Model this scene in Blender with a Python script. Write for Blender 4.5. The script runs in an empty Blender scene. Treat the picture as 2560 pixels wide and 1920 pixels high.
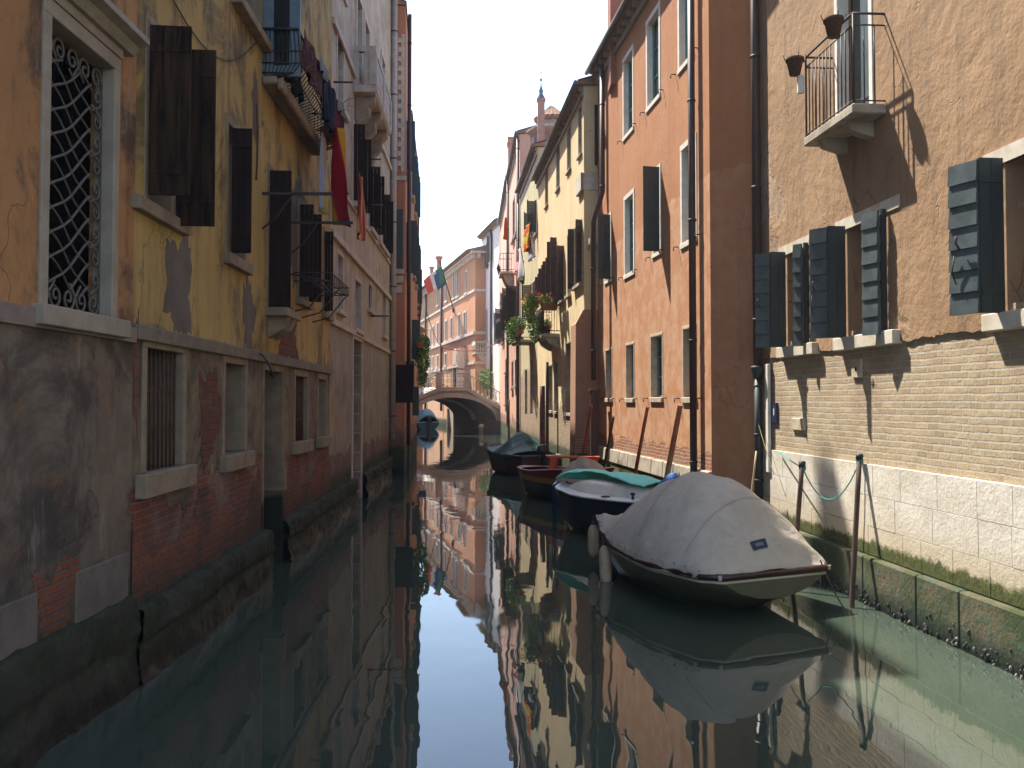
import bpy, math, random
from mathutils import Vector, Matrix, noise as mnoise
R = math.radians
rnd = random.Random(11)
S = bpy.context.scene
COL = S.collection

# ---------------------------------------------------------------- camera, sky, sun, exposure
F = 2400.0; PITCH = 0.034; HORIZ = 1003.0; CY = HORIZ - F*math.tan(PITCH); EYE = 2.5
cam = bpy.data.cameras.new('camera'); camo = bpy.data.objects.new('camera', cam); COL.objects.link(camo)
cam.sensor_width = 36.0; cam.lens = 36.0*F/2560.0
cam.shift_y = (CY-960.0)/2560.0
cam.clip_start = 0.05; cam.clip_end = 3000
camo.location = (0, 0, EYE); camo.rotation_euler = (math.pi/2+PITCH, 0, 0)
S.camera = camo
SUNV = Vector((-.38, .55, 1.0)).normalized()      # towards the sun
SUN_EL = math.asin(SUNV.z); SUN_AZ = math.atan2(SUNV.x, SUNV.y)
wd = bpy.data.worlds.new("World"); S.world = wd; wd.use_nodes = True
wn = wd.node_tree
sky = wn.nodes.new('ShaderNodeTexSky'); sky.sky_type = 'NISHITA'; sky.sun_disc = False
sky.sun_elevation = SUN_EL; sky.sun_rotation = SUN_AZ
sky.altitude = 0; sky.air_density = 1.0; sky.dust_density = 0.9; sky.ozone_density = 1.0
wn.links.new(sky.outputs[0], wn.nodes['Background'].inputs[0])
wn.nodes['Background'].inputs[1].default_value = 0.15
sl = bpy.data.lights.new('sun', 'SUN'); sl.energy = 5.0; sl.angle = R(0.53); sl.color = (1.0, .94, .84)
so = bpy.data.objects.new('sun', sl); COL.objects.link(so)
so.rotation_euler = SUNV.to_track_quat('Z', 'Y').to_euler()
S.view_settings.view_transform = 'Standard'; S.view_settings.look = 'None'
S.view_settings.exposure = 1.5; S.view_settings.gamma = 1.0
S.render.engine = 'CYCLES'
S.cycles.max_bounces = 8; S.cycles.diffuse_bounces = 4; S.cycles.glossy_bounces = 4
S.cycles.use_denoising = True

# ---------------------------------------------------------------- pixel helpers (photo pixels -> rays in the world)
_up = Vector((0, -math.sin(PITCH), math.cos(PITCH))); _fw = Vector((0, math.cos(PITCH), math.sin(PITCH)))
ORG = Vector((0, 0, EYE))
def ray(u, v):
    return Vector((1, 0, 0))*((u-1280.0)/F) + _up*(-(v-CY)/F) + _fw
def at(u, v, Y):
    d = ray(u, v); return ORG + d*(Y/d.y)
def onz(u, v, z=0.0):
    d = ray(u, v); return ORG + d*((z-EYE)/d.z)

# ---------------------------------------------------------------- mesh builder
class MB:
    def __init__(s): s.v = []; s.f = []; s.m = []; s.sm = []
    def face(s, idx, mi=0, smooth=False): s.f.append(tuple(idx)); s.m.append(mi); s.sm.append(smooth)
    def add(s, pts): n = len(s.v); s.v.extend([tuple(p) for p in pts]); return n
    def quad(s, a, b, c, d, mi=0):
        n = s.add((a, b, c, d)); s.face((n, n+1, n+2, n+3), mi); return s
    def box(s, x0, x1, y0, y1, z0, z1, mi=0):
        if x0 > x1: x0, x1 = x1, x0
        if y0 > y1: y0, y1 = y1, y0
        if z0 > z1: z0, z1 = z1, z0
        n = s.add([(x0,y0,z0),(x1,y0,z0),(x1,y1,z0),(x0,y1,z0),(x0,y0,z1),(x1,y0,z1),(x1,y1,z1),(x0,y1,z1)])
        for q in ((0,3,2,1),(4,5,6,7),(0,1,5,4),(1,2,6,5),(2,3,7,6),(3,0,4,7)): s.face([n+i for i in q], mi)
        return s
    def hexa(s, p, mi=0):   # 8 corner points, bottom 4 (ccw) then top 4
        n = s.add(p)
        for q in ((0,3,2,1),(4,5,6,7),(0,1,5,4),(1,2,6,5),(2,3,7,6),(3,0,4,7)): s.face([n+i for i in q], mi)
        return s
    def prism(s, poly, e, mi=0):   # polygon (3d points, ordered) extruded by vector e
        k = len(poly); e = Vector(e); n = s.add(poly); s.add([Vector(p)+e for p in poly])
        s.face(list(range(n+k-1, n-1, -1)), mi); s.face(list(range(n+k, n+2*k)), mi)
        for i in range(k): j = (i+1) % k; s.face((n+i, n+j, n+k+j, n+k+i), mi)
        return s
    def tube(s, path, r, n=8, mi=0, cap=True, closed=False):
        P = [Vector(p) for p in path]; k = len(P)
        rs = r if isinstance(r, (list, tuple)) else [r]*k
        ref = None; base = len(s.v)
        for i in range(k):
            if closed: t = P[(i+1) % k]-P[i-1]
            else: t = P[min(i+1, k-1)]-P[max(i-1, 0)]
            if t.length < 1e-9: t = Vector((0, 0, 1))
            t.normalize()
            if ref is None:
                ref = Vector((0, 0, 1)) if abs(t.z) < .9 else Vector((1, 0, 0))
            a = ref-t*ref.dot(t)
            if a.length < 1e-5: a = t.orthogonal()
            a.normalize(); b = t.cross(a); ref = a
            for j in range(n):
                w = 2*math.pi*j/n
                s.v.append(tuple(P[i]+a*(rs[i]*math.cos(w))+b*(rs[i]*math.sin(w))))
        m = k if closed else k-1
        for i in range(m):
            i2 = (i+1) % k
            for j in range(n):
                j2 = (j+1) % n
                s.face((base+i*n+j, base+i*n+j2, base+i2*n+j2, base+i2*n+j), mi, True)
        if cap and not closed:
            s.face([base+j for j in range(n-1, -1, -1)], mi); s.face([base+(k-1)*n+j for j in range(n)], mi)
        return s
    def lathe(s, prof, c=(0, 0, 0), n=16, mi=0):   # prof: (r, z)
        c = Vector(c); base = len(s.v)
        for r_, z in prof:
            for j in range(n):
                w = 2*math.pi*j/n; s.v.append((c.x+r_*math.cos(w), c.y+r_*math.sin(w), c.z+z))
        for i in range(len(prof)-1):
            for j in range(n):
                j2 = (j+1) % n
                s.face((base+i*n+j, base+i*n+j2, base+(i+1)*n+j2, base+(i+1)*n+j), mi, True)
        s.face([base+j for j in range(n-1, -1, -1)], mi)
        q = base+(len(prof)-1)*n; s.face([q+j for j in range(n)], mi)
        return s
    def grid(s, fn, nu, nv, mi=0, smooth=True):
        b = len(s.v)
        for i in range(nu+1):
            for j in range(nv+1): s.v.append(tuple(fn(i/nu, j/nv)))
        for i in range(nu):
            for j in range(nv):
                a = b+i*(nv+1)+j; s.face((a, a+1, a+nv+2, a+nv+1), mi, smooth)
        return s
    def leaf(s, c, size, mi=0):
        d = Vector((rnd.gauss(0, 1), rnd.gauss(0, 1), rnd.gauss(0, .8))); d.normalize()
        e = d.orthogonal().normalized(); e.rotate(Matrix.Rotation(rnd.uniform(0, 6.28), 3, d))
        g = d.cross(e); c = Vector(c); w = size*rnd.uniform(.35, .6)
        n = s.add((c-e*size*.5, c+g*w*.5, c+e*size*.5+d*size*.15, c-g*w*.5)); s.face((n, n+1, n+2, n+3), mi)
    def obj(s, name, mats, parent=None, bevel=0, label=None, seg=1, normals=True):
        me = bpy.data.meshes.new(name); me.from_pydata(s.v, [], s.f)
        for m in (mats if isinstance(mats, (list, tuple)) else [mats]): me.materials.append(m)
        me.polygons.foreach_set('material_index', s.m); me.polygons.foreach_set('use_smooth', s.sm)
        me.validate(); me.update()
        o = bpy.data.objects.new(name, me); COL.objects.link(o)
        if parent: o.parent = parent
        if label: o['label'] = label
        if bevel:
            b = o.modifiers.new('bevel', 'BEVEL'); b.width = bevel; b.segments = seg; b.limit_method = 'ANGLE'; b.angle_limit = R(40)
        return o

def tag(o, label, cat, group=None, kind=None):
    o['label'] = label; o['category'] = cat
    if group: o['group'] = group
    if kind: o['kind'] = kind
    return o
def empty(name, label, cat, loc=(0, 0, 0), rz=0.0, group=None, kind=None):
    o = bpy.data.objects.new(name, None); COL.objects.link(o); o.empty_display_size = .2
    o.location = loc; o.rotation_euler = (0, 0, rz)
    return tag(o, label, cat, group, kind)
def copy_thing(root, loc, rz, label):
    r = root.copy(); COL.objects.link(r); r.location = loc; r.rotation_euler = (0, 0, rz); r['label'] = label
    for ch in list(root.children):
        c = ch.copy(); COL.objects.link(c); c.parent = r
        for g in list(ch.children):
            d = g.copy(); COL.objects.link(d); d.parent = c
    return r

# ---------------------------------------------------------------- material builder
def c4(c): return (c[0], c[1], c[2], 1.0)
class MT:
    def __init__(s, name, rough=.8, spec=.25, metal=0.0):
        s.m = bpy.data.materials.new(name); s.m.use_nodes = True; s.nt = s.m.node_tree
        s.b = s.nt.nodes['Principled BSDF']; s.set(s.b, 'Roughness', rough); s.set(s.b, 'Specular IOR Level', spec); s.set(s.b, 'Metallic', metal)
        s.P = s.nt.nodes.new('ShaderNodeTexCoord').outputs['Object']
        sp = s.nt.nodes.new('ShaderNodeSeparateXYZ'); s.nt.links.new(s.P, sp.inputs[0])
        s.x, s.y, s.z = sp.outputs
    def set(s, node, inp, val):
        i = node.inputs[inp]
        if hasattr(val, 'links') or isinstance(val, bpy.types.NodeSocket): s.nt.links.new(val, i)
        elif isinstance(val, (tuple, list)) and len(val) == 3 and i.type == 'RGBA': i.default_value = c4(val)
        else: i.default_value = val
    def map(s, sc, off=(0, 0, 0)):
        n = s.nt.nodes.new('ShaderNodeMapping'); s.nt.links.new(s.P, n.inputs[0]); n.inputs['Scale'].default_value = sc; n.inputs['Location'].default_value = off
        return n.outputs[0]
    def noise(s, scale, detail=5, rough=.55, sc=None, off=(0, 0, 0), dist=0.0, vec=None):
        n = s.nt.nodes.new('ShaderNodeTexNoise'); s.set(n, 'Scale', scale); s.set(n, 'Detail', detail); s.set(n, 'Roughness', rough); s.set(n, 'Distortion', dist)
        s.nt.links.new(vec or s.map(sc or (1, 1, 1), off), n.inputs['Vector'])
        return n.outputs['Fac']
    def voro(s, scale, sc=(1, 1, 1), feature='F1'):
        n = s.nt.nodes.new('ShaderNodeTexVoronoi'); n.feature = feature; s.set(n, 'Scale', scale); s.nt.links.new(s.map(sc), n.inputs['Vector']); return n.outputs[0]
    def rng(s, v, a, b, lo=0.0, hi=1.0):
        n = s.nt.nodes.new('ShaderNodeMapRange'); n.interpolation_type = 'SMOOTHSTEP'
        s.set(n, 'Value', v); s.set(n, 'From Min', a); s.set(n, 'From Max', b); s.set(n, 'To Min', lo); s.set(n, 'To Max', hi)
        return n.outputs[0]
    def ma(s, op, a, b=0.0, clamp=False):
        n = s.nt.nodes.new('ShaderNodeMath'); n.operation = op; n.use_clamp = clamp; s.set(n, 0, a); s.set(n, 1, b); return n.outputs[0]
    def mx(s, f, a, b, mode='MIX'):
        n = s.nt.nodes.new('ShaderNodeMix'); n.data_type = 'RGBA'; n.blend_type = mode
        s.set(n, 0, f); s.set(n, 6, a); s.set(n, 7, b); return n.outputs[2]
    def mf(s, f, a, b):
        n = s.nt.nodes.new('ShaderNodeMix'); n.data_type = 'FLOAT'; s.set(n, 0, f); s.set(n, 2, a); s.set(n, 3, b); return n.outputs[0]
    def brick(s, c1, c2, mortar, w=.26, h=.072, ms=.010, wob=.02, bias=0.0):
        v = s.nt.nodes.new('ShaderNodeCombineXYZ')
        nx = s.ma('MULTIPLY', s.ma('SUBTRACT', s.noise(2.3, 2), .5), wob*3); nz = s.ma('MULTIPLY', s.ma('SUBTRACT', s.noise(1.9, 2, off=(5, 3, 1)), .5), wob*2)
        s.set(v, 0, s.ma('ADD', s.ma('ADD', s.x, s.y), nx)); s.set(v, 1, s.ma('ADD', s.z, nz)); s.set(v, 2, 0.0)
        n = s.nt.nodes.new('ShaderNodeTexBrick'); s.nt.links.new(v.outputs[0], n.inputs['Vector'])
        s.set(n, 'Scale', 1.0); s.set(n, 'Brick Width', w); s.set(n, 'Row Height', h); s.set(n, 'Mortar Size', ms); s.set(n, 'Mortar Smooth', .35); s.set(n, 'Bias', bias)
        s.set(n, 'Color1', c1); s.set(n, 'Color2', c2); s.set(n, 'Mortar', mortar)
        return n.outputs['Color'], n.outputs['Fac']
    def done(s, col=None, h=None, bump=.3, dist=.02, rough=None):
        if col is not None: s.set(s.b, 'Base Color', col)
        if rough is not None: s.set(s.b, 'Roughness', rough)
        if h is not None:
            n = s.nt.nodes.new('ShaderNodeBump'); s.set(n, 'Height', h); s.set(n, 'Strength', bump); s.set(n, 'Distance', dist)
            s.nt.links.new(n.outputs[0], s.b.inputs['Normal'])
        return s.m

def simple(name, a, b=None, rough=.7, spec=.25, scale=6, bump=.15, dist=.01, metal=0.0, sc=(1, 1, 1)):
    t = MT(name, rough, spec, metal); b = b or tuple(x*.72 for x in a)
    n = t.noise(scale, 6, .6, sc=sc); n2 = t.noise(scale*7, 4, .6, sc=sc)
    col = t.mx(t.rng(n, .35, .68), a, b); col = t.mx(t.rng(n2, .5, .75, 0, .35), col, tuple(x*.6 for x in a))
    return t.done(col, t.ma('ADD', n, t.ma('MULTIPLY', n2, .4)), bump, dist)

def wall_mat(name, a, b, streak=(.12, .10, .09), streak_amt=.5, rough=.9, upper=None, lower=None, peel=None, blotch=None, moss=None, wet=None, bump=.5, bscale=9.0, bdist=.02, grime=.0, gcol=(.045, .038, .032), salt=.0, scol=(.34, .30, .26), crack=.35):
    """plaster with patches, rain streaks, exposed layers and a tide line.  z is metres above the water.
    upper/lower=(z, soft, colA, colB): another paint above/below z.  peel=(z_full, z_none, noise scale, bricks, top_bias)"""
    t = MT(name, rough, .2)
    big = t.noise(.55, 6, .6); mid = t.noise(2.6, 7, .62, off=(3, 1, 7)); fine = t.noise(bscale, 8, .65, off=(1, 9, 2))
    st = t.noise(1.0, 6, .6, sc=(3.2, 3.2, .22)); st2 = t.noise(1.0, 5, .6, sc=(9, 9, .5), off=(4, 4, 4))
    col = t.mx(t.rng(big, .36, .64), a, b)
    if lower:
        z0, soft, la, lb = lower
        zz = t.ma('ADD', t.z, t.ma('MULTIPLY', t.ma('SUBTRACT', mid, .5), soft))
        col = t.mx(t.rng(zz, z0-.02, z0+.02), t.mx(t.rng(mid, .38, .62), la, lb), col)
    col = t.mx(t.rng(mid, .5, .74, 0, .45), col, tuple(min(1, x*1.25) for x in b))
    col = t.mx(t.rng(st, .5, .72, 0, streak_amt), col, streak)
    col = t.mx(t.rng(st2, .55, .75, 0, streak_amt*.55), col, tuple(x*.8 for x in streak))
    col = t.mx(t.rng(fine, .45, .75, 0, .25), col, tuple(x*.6 for x in a))
    h = t.ma('ADD', t.ma('MULTIPLY', fine, .5), t.ma('MULTIPLY', mid, .8))
    if blotch:   # grey or bare patches: (threshold, colour, scale)
        for th, bc, bs, off in blotch:
            nb = t.noise(bs, 7, .62, off=off, dist=.4)
            mk = t.rng(nb, th, th+.035)
            col = t.mx(mk, col, t.mx(t.rng(mid, .35, .65), bc, tuple(x*.65 for x in bc)))
            h = t.ma('SUBTRACT', h, t.ma('MULTIPLY', mk, .35))
    if grime:
        gn = t.noise(.85, 9, .72, off=(6, 2, 9), dist=.5); gv = t.noise(1.0, 7, .68, sc=(2.2, 2.2, .45), off=(1, 8, 2))
        col = t.mx(t.ma('MULTIPLY', t.rng(gn, .47, .63), grime), col, gcol); col = t.mx(t.ma('MULTIPLY', t.rng(gv, .54, .66), grime*.8), col, gcol)
    if salt:
        sn = t.noise(1.0, 8, .7, sc=(2.6, 2.6, .55), off=(7, 7, 1)); col = t.mx(t.ma('MULTIPLY', t.rng(sn, .56, .66), salt), col, scol)
    if crack:
        cv = t.nt.nodes.new('ShaderNodeTexVoronoi'); cv.feature = 'DISTANCE_TO_EDGE'; t.set(cv, 'Scale', .9)
        va = t.nt.nodes.new('ShaderNodeVectorMath'); va.operation = 'ADD'; t.nt.links.new(t.map((1, 1, .6)), va.inputs[0])
        nn = t.nt.nodes.new('ShaderNodeTexNoise'); t.set(nn, 'Scale', 1.6); t.set(nn, 'Detail', 6); t.nt.links.new(t.P, nn.inputs['Vector']); t.nt.links.new(nn.outputs['Color'], va.inputs[1]); t.nt.links.new(va.outputs[0], cv.inputs['Vector'])
        cm = t.ma('MULTIPLY', t.rng(cv.outputs[0], .0, .011, 1, 0), t.rng(t.noise(.8, 4, .6, off=(3, 3, 3)), .48, .6)); col = t.mx(t.ma('MULTIPLY', cm, crack), col, (.04, .032, .026)); h = t.ma('SUBTRACT', h, t.ma('MULTIPLY', cm, .5))
    if peel:
        zf, zn, ps, (b1, b2, bm), off = peel
        bc, bf = t.brick(b1, b2, bm, wob=.03)
        bc = t.mx(t.rng(t.noise(1.3, 6, .7, off=(8, 2, 2)), .45, .68, 0, .6), bc, (.30, .24, .20))
        bc = t.mx(t.rng(fine, .45, .7, 0, .55), bc, tuple(x*.4 for x in b1))
        pn = t.noise(ps, 7, .66, off=off, dist=.3)
        zr = t.rng(t.z, zf, zn, .26, -.34)
        mk = t.rng(t.ma('ADD', pn, zr), .5, .53)
        col = t.mx(mk, col, bc)
        hb = t.ma('SUBTRACT', t.ma('MULTIPLY', fine, .6), t.ma('ADD', t.ma('MULTIPLY', bf, .7), .9))
        h = t.mf(mk, h, hb)
    if wet:
        wz = t.rng(t.ma('ADD', t.z, t.ma('MULTIPLY', t.ma('SUBTRACT', big, .5), 1.0)), wet[0], wet[1], 1, 0)
        col = t.mx(t.ma('MULTIPLY', wz, wet[2]), col, (.05, .045, .038))
    if moss:
        z0, z1 = moss
        mn = t.ma('ADD', t.z, t.ma('MULTIPLY', t.ma('SUBTRACT', t.noise(5, 7, .7), .5), .7))
        mc = t.mx(t.rng(mid, .35, .65), (.030, .036, .012), (.055, .060, .020))
        mc = t.mx(t.rng(t.z, .05, .45), (.012, .018, .012), mc)
        col = t.mx(t.rng(mn, z0, z1, 1, 0), col, mc)
    return t.done(col, h, bump, bdist)
# ---------------------------------------------------------------- shared materials
def brickset(k=1.0): return ((.26*k, .085*k, .05*k), (.20*k, .075*k, .05*k), (.30*k, .25*k, .21*k))
M = {}
M['istria'] = simple('istrian_stone', (.60, .54, .44), (.46, .40, .31), .75, .3, 4, .35, .01)
M['istria_dirty'] = simple('weathered_stone', (.42, .36, .28), (.25, .21, .16), .85, .2, 3, .5, .02)
M['stone_brown'] = simple('brown_stone', (.30, .22, .15), (.19, .14, .10), .85, .2, 3, .5, .02)
M['whitepaint'] = simple('white_paint', (.74, .70, .62), (.62, .57, .49), .6, .3, 5, .15, .006)
M['dark'] = simple('dark_room', (.007, .0065, .006), None, .9, .0)  # opaque pane colour; the darkness of unlit rooms is put into it
_g = MT('window_glass', .06, .6); M['glass'] = _g.done(_g.mx(_g.noise(1.2), (.012, .014, .016), (.03, .035, .035)), _g.noise(2.0, 2), .05, .02)
M['greenwood'] = simple('dark_green_wood', (.030, .040, .038), (.020, .028, .027), .5, .4, 9, .3, .006, sc=(1, 1, .2))
M['bluegrey_wood'] = simple('blue_grey_shutter_paint', (.085, .115, .125), (.055, .080, .092), .42, .5, 5, .25, .006)
M['brownwood'] = simple('dark_brown_wood', (.028, .016, .012), (.016, .010, .008), .75, .08, 9, .3, .006, sc=(1, 1, .2))
M['oldwood'] = simple('rotten_wood', (.055, .030, .018), (.014, .011, .009), .9, .05, 7, .7, .012, sc=(3, 3, .3))
M['tealpaint'] = simple('teal_sash_paint', (.10, .24, .26), (.08, .19, .21), .5, .4)
M['iron'] = simple('wrought_iron', (.022, .019, .018), (.05, .028, .018), .6, .4, 12, .3, .004)
M['rust'] = simple('rusty_iron', (.10, .045, .022), (.05, .028, .02), .8, .3, 14, .4, .005)
M['pipe'] = simple('brown_downpipe_paint', (.060, .026, .018), (.04, .02, .016), .5, .4, 4, .1)
M['greypipe'] = simple('zinc_pipe', (.16, .145, .13), (.10, .09, .085), .55, .4, 4, .1)
M['terracotta'] = simple('terracotta', (.33, .13, .065), (.24, .09, .05), .85, .2, 9, .3)
M['tile'] = simple('roof_tile', (.30, .15, .09), (.19, .12, .085), .9, .2, 2.5, .5, .02)
M['soffit'] = simple('eave_wood', (.36, .30, .235), (.26, .21, .165), .85, .2, 5, .4)
M['brickchim'] = None
_t = MT('brick_masonry', .9, .2); _c, _f = _t.brick(*brickset(1.2)); M['brickchim'] = _t.done(_t.mx(_t.rng(_t.noise(2, 6), .4, .7, 0, .6), _c, (.16, .11, .09)), _t.ma('MULTIPLY', _f, -1.0), .5, .02)
M['leaf'] = simple('green_leaves', (.075, .17, .025), (.045, .11, .018), .5, .4, 20, .1)
M['leaf2'] = simple('bright_green_leaves', (.20, .32, .045), (.13, .24, .03), .5, .4, 20, .1)
M['petal_y'] = simple('yellow_petals', (.75, .50, .03), (.65, .38, .02), .6, .2)
M['petal_p'] = simple('pink_petals', (.70, .16, .18), (.60, .08, .12), .6, .2)

# ---------------------------------------------------------------- house builder
class House:
    def __init__(s, name, label, P0, P1, ztop, mat, back=7.0, z0=-1.2, group=None, cat='house'):
        s.P0 = Vector((P0[0], P0[1], 0)); s.P1 = Vector((P1[0], P1[1], 0))
        s.t = (s.P1-s.P0); s.L = s.t.length; s.t.normalize(); s.n = Vector((-s.t.y, s.t.x, 0))
        s.ztop = ztop; s.z0 = z0; s.mat = mat; s.back = back; s.ops = []
        s.root = empty(name, label, cat, (P0[0], P0[1], 0), math.atan2(s.t.y, s.t.x), group)
    def sz(s, u, v, d=0.0):
        r = ray(u, v); o = s.P0+s.n*d
        k = (o-ORG).dot(s.n)/r.dot(s.n); p = ORG+r*k-s.P0
        return p.dot(s.t), p.z
    def rect(s, u0, u1, vt, vb, d=0.0):
        vm = (vt+vb)/2; a = s.sz(u0, vm, d)[0]; b = s.sz(u1, vm, d)[0]; uc = (u0+u1)/2
        sc = (a+b)/2
        # centre column of the rectangle
        zt = s.sz(uc, vt, d)[1]; zb = s.sz(uc, vb, d)[1]
        return (min(a, b), max(a, b), min(zt, zb), max(zt, zb))
    def loc(s, x, y, z): return s.P0+s.t*x+s.n*y+Vector((0, 0, z))
    def open(s, r, d=.28): s.ops.append((max(.02, r[0]), min(s.L-.02, r[1]), r[2], r[3], d)); return r
    def finish(s, sides=True, name='wall'):
        m = MB(); L, zt = s.L, s.ztop
        xs = sorted({0.0, L, *[o[0] for o in s.ops], *[o[1] for o in s.ops]}); zs = sorted({s.z0, zt, *[o[2] for o in s.ops], *[o[3] for o in s.ops]})
        for i in range(len(xs)-1):
            for j in range(len(zs)-1):
                cx = (xs[i]+xs[i+1])/2; cz = (zs[j]+zs[j+1])/2
                if any(o[0] < cx < o[1] and o[2] < cz < o[3] for o in s.ops): continue
                m.quad((xs[i+1], 0, zs[j]), (xs[i], 0, zs[j]), (xs[i], 0, zs[j+1]), (xs[i+1], 0, zs[j+1]))
        for x0, x1, z0, z1, d in s.ops:
            m.quad((x0, 0, z0), (x0, -d, z0), (x0, -d, z1), (x0, 0, z1)); m.quad((x1, -d, z0), (x1, 0, z0), (x1, 0, z1), (x1, -d, z1))
            m.quad((x0, 0, z1), (x0, -d, z1), (x1, -d, z1), (x1, 0, z1)); m.quad((x0, -d, z0), (x0, 0, z0), (x1, 0, z0), (x1, -d, z0))
            m.quad((x1, -d, z0), (x0, -d, z0), (x0, -d, z1), (x1, -d, z1))
        b = -s.back
        m.quad((0, 0, s.z0), (0, b, s.z0), (0, b, zt), (0, 0, zt)); m.quad((L, b, s.z0), (L, 0, s.z0), (L, 0, zt), (L, b, zt))
        m.quad((0, b, s.z0), (L, b, s.z0), (L, b, zt), (0, b, zt)); m.quad((0, 0, zt), (0, b, zt), (L, b, zt), (L, 0, zt))
        s.wall = m.obj(name, s.mat, s.root); return s.wall
    def roof(s, over=.35, pitch=18, mat=None, tile=.22, endover=.1, bracket=.55, gutter=True):
        L, zt, bk = s.L, s.ztop, s.back; k = math.tan(R(pitch)); half = bk/2
        nx = max(4, int((L+2*endover)/tile*6)); m = MB()
        def f(a, c):
            x = -endover+(L+2*endover)*a; y = over-(over+half)*c
            return (x, y, zt+.10+(over-y)*k+.045*abs(math.sin(math.pi*x/tile)))
        m.grid(f, nx, 3)
        m.quad((-endover, -half, zt+.1+(over+half)*k), (-endover, -bk, zt+.1), (L+endover, -bk, zt+.1), (L+endover, -half, zt+.1+(over+half)*k))
        m.quad((-endover, over, zt+.02), (L+endover, over, zt+.02), (L+endover, over, zt+.12), (-endover, over, zt+.12))
        m.prism([(-endover, over-.02, zt+.02), (-endover, over-.02, zt+.09), (-endover, -half, zt+.08+(over+half)*k), (-endover, -bk, zt+.02)], (L+2*endover, 0, 0))
        s.rf = m.obj('roof', mat or M['tile'], s.root)
        if bracket:
            q = MB(); n = int(L/bracket)
            for i in range(n+1):
                x = .1+i*(L-.2)/max(1, n); q.box(x-.045, x+.045, .002, over-.06, zt-.13, zt-.005)
            q.box(0.0, L, .001, .06, zt-.30, zt-.15)
            q.obj('eave_bracket_row', M['soffit'], s.root)
        if gutter:
            g = MB(); g.tube([(-endover, over+.06, zt+.06), (L+endover, over+.06, zt+.06)], .065, 8); g.obj('gutter', M['greypipe'], s.root)

def frame_mb(r, fw, proud, dep, top=True, bottom=False):
    m = MB(); x0, x1, z0, z1 = r; yb = -dep
    m.box(x0-fw, x0+.004, yb, proud, z0, z1); m.box(x1-.004, x1+fw, yb, proud, z0, z1)
    if top: m.box(x0-fw, x1+fw, yb, proud+.003, z1-.004, z1+fw)
    if bottom: m.box(x0-fw, x1+fw, yb, proud+.003, z0-fw, z0)
    return m
def leaf_mb(m, p, q, z0, z1, th=.035, boards=8, style='h', slope=.013, vis=1):
    """one shutter leaf from plan point p to q (local x,y)."""
    p = Vector((p[0], p[1], 0)); q = Vector((q[0], q[1], 0)); e = q-p; w = e.length; e.normalize(); n = Vector((-e.y, e.x, 0))
    P = lambda a, b, z: p+e*a+n*b+Vector((0, 0, z))
    if style == 'h':
        bk = th*.22; m.hexa([P(.004, -bk, z0+.01), P(w-.004, -bk, z0+.01), P(w-.004, bk, z0+.01), P(.004, bk, z0+.01), P(.004, -bk, z1-.03), P(w-.004, -bk, z1-.03), P(w-.004, bk, z1-.03), P(.004, bk, z1-.03)])
        for i in range(boards):
            a = z0+(z1-z0)*i/boards; b = z0+(z1-z0)*(i+1)/boards-.014
            lo, hi = th/2+slope, th/2-slope*.2
            m.hexa([P(0, -lo, a), P(w, -lo, a), P(w, lo, a), P(0, lo, a), P(0, -hi, b), P(w, -hi, b), P(w, hi, b), P(0, hi, b)])
    elif style == 'v':
        nb = max(2, boards)
        for i in range(nb):
            a = w*i/nb+.002; b = w*(i+1)/nb-.002
            m.hexa([P(a, -th/2, z0), P(b, -th/2, z0), P(b, th/2, z0), P(a, th/2, z0), P(a, -th/2, z1), P(b, -th/2, z1), P(b, th/2, z1), P(a, th/2, z1)])
        for zc in (z0+(z1-z0)*.14, z0+(z1-z0)*.86):
            for sgn in (-1, 1):
                lo, hi = sorted((sgn*th/2, sgn*(th/2+.012)))
                m.hexa([P(0.01, lo, zc-.03), P(w-.01, lo, zc-.03), P(w-.01, hi, zc-.03), P(0.01, hi, zc-.03), P(0.01, lo, zc+.03), P(w-.01, lo, zc+.03), P(w-.01, hi, zc+.03), P(0.01, hi, zc+.03)])
    else:   # louvre
        for a, b in ((0, .05), (w-.05, w)):
            m.hexa([P(a, -th/2, z0), P(b, -th/2, z0), P(b, th/2, z0), P(a, th/2, z0), P(a, -th/2, z1), P(b, -th/2, z1), P(b, th/2, z1), P(a, th/2, z1)])
        nb = max(6, int((z1-z0)/.07))
        for i in range(nb):
            z = z0+.02+(z1-z0-.06)*i/nb; h = (z1-z0)/nb
            m.hexa([P(.05, -th/2, z), P(w-.05, -th/2, z), P(w-.05, -th/2+.012, z), P(.05, -th/2+.012, z), P(.05, th/2-.012, z+h*.8), P(w-.05, th/2-.012, z+h*.8), P(w-.05, th/2, z+h*.8), P(.05, th/2, z+h*.8)])

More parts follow.
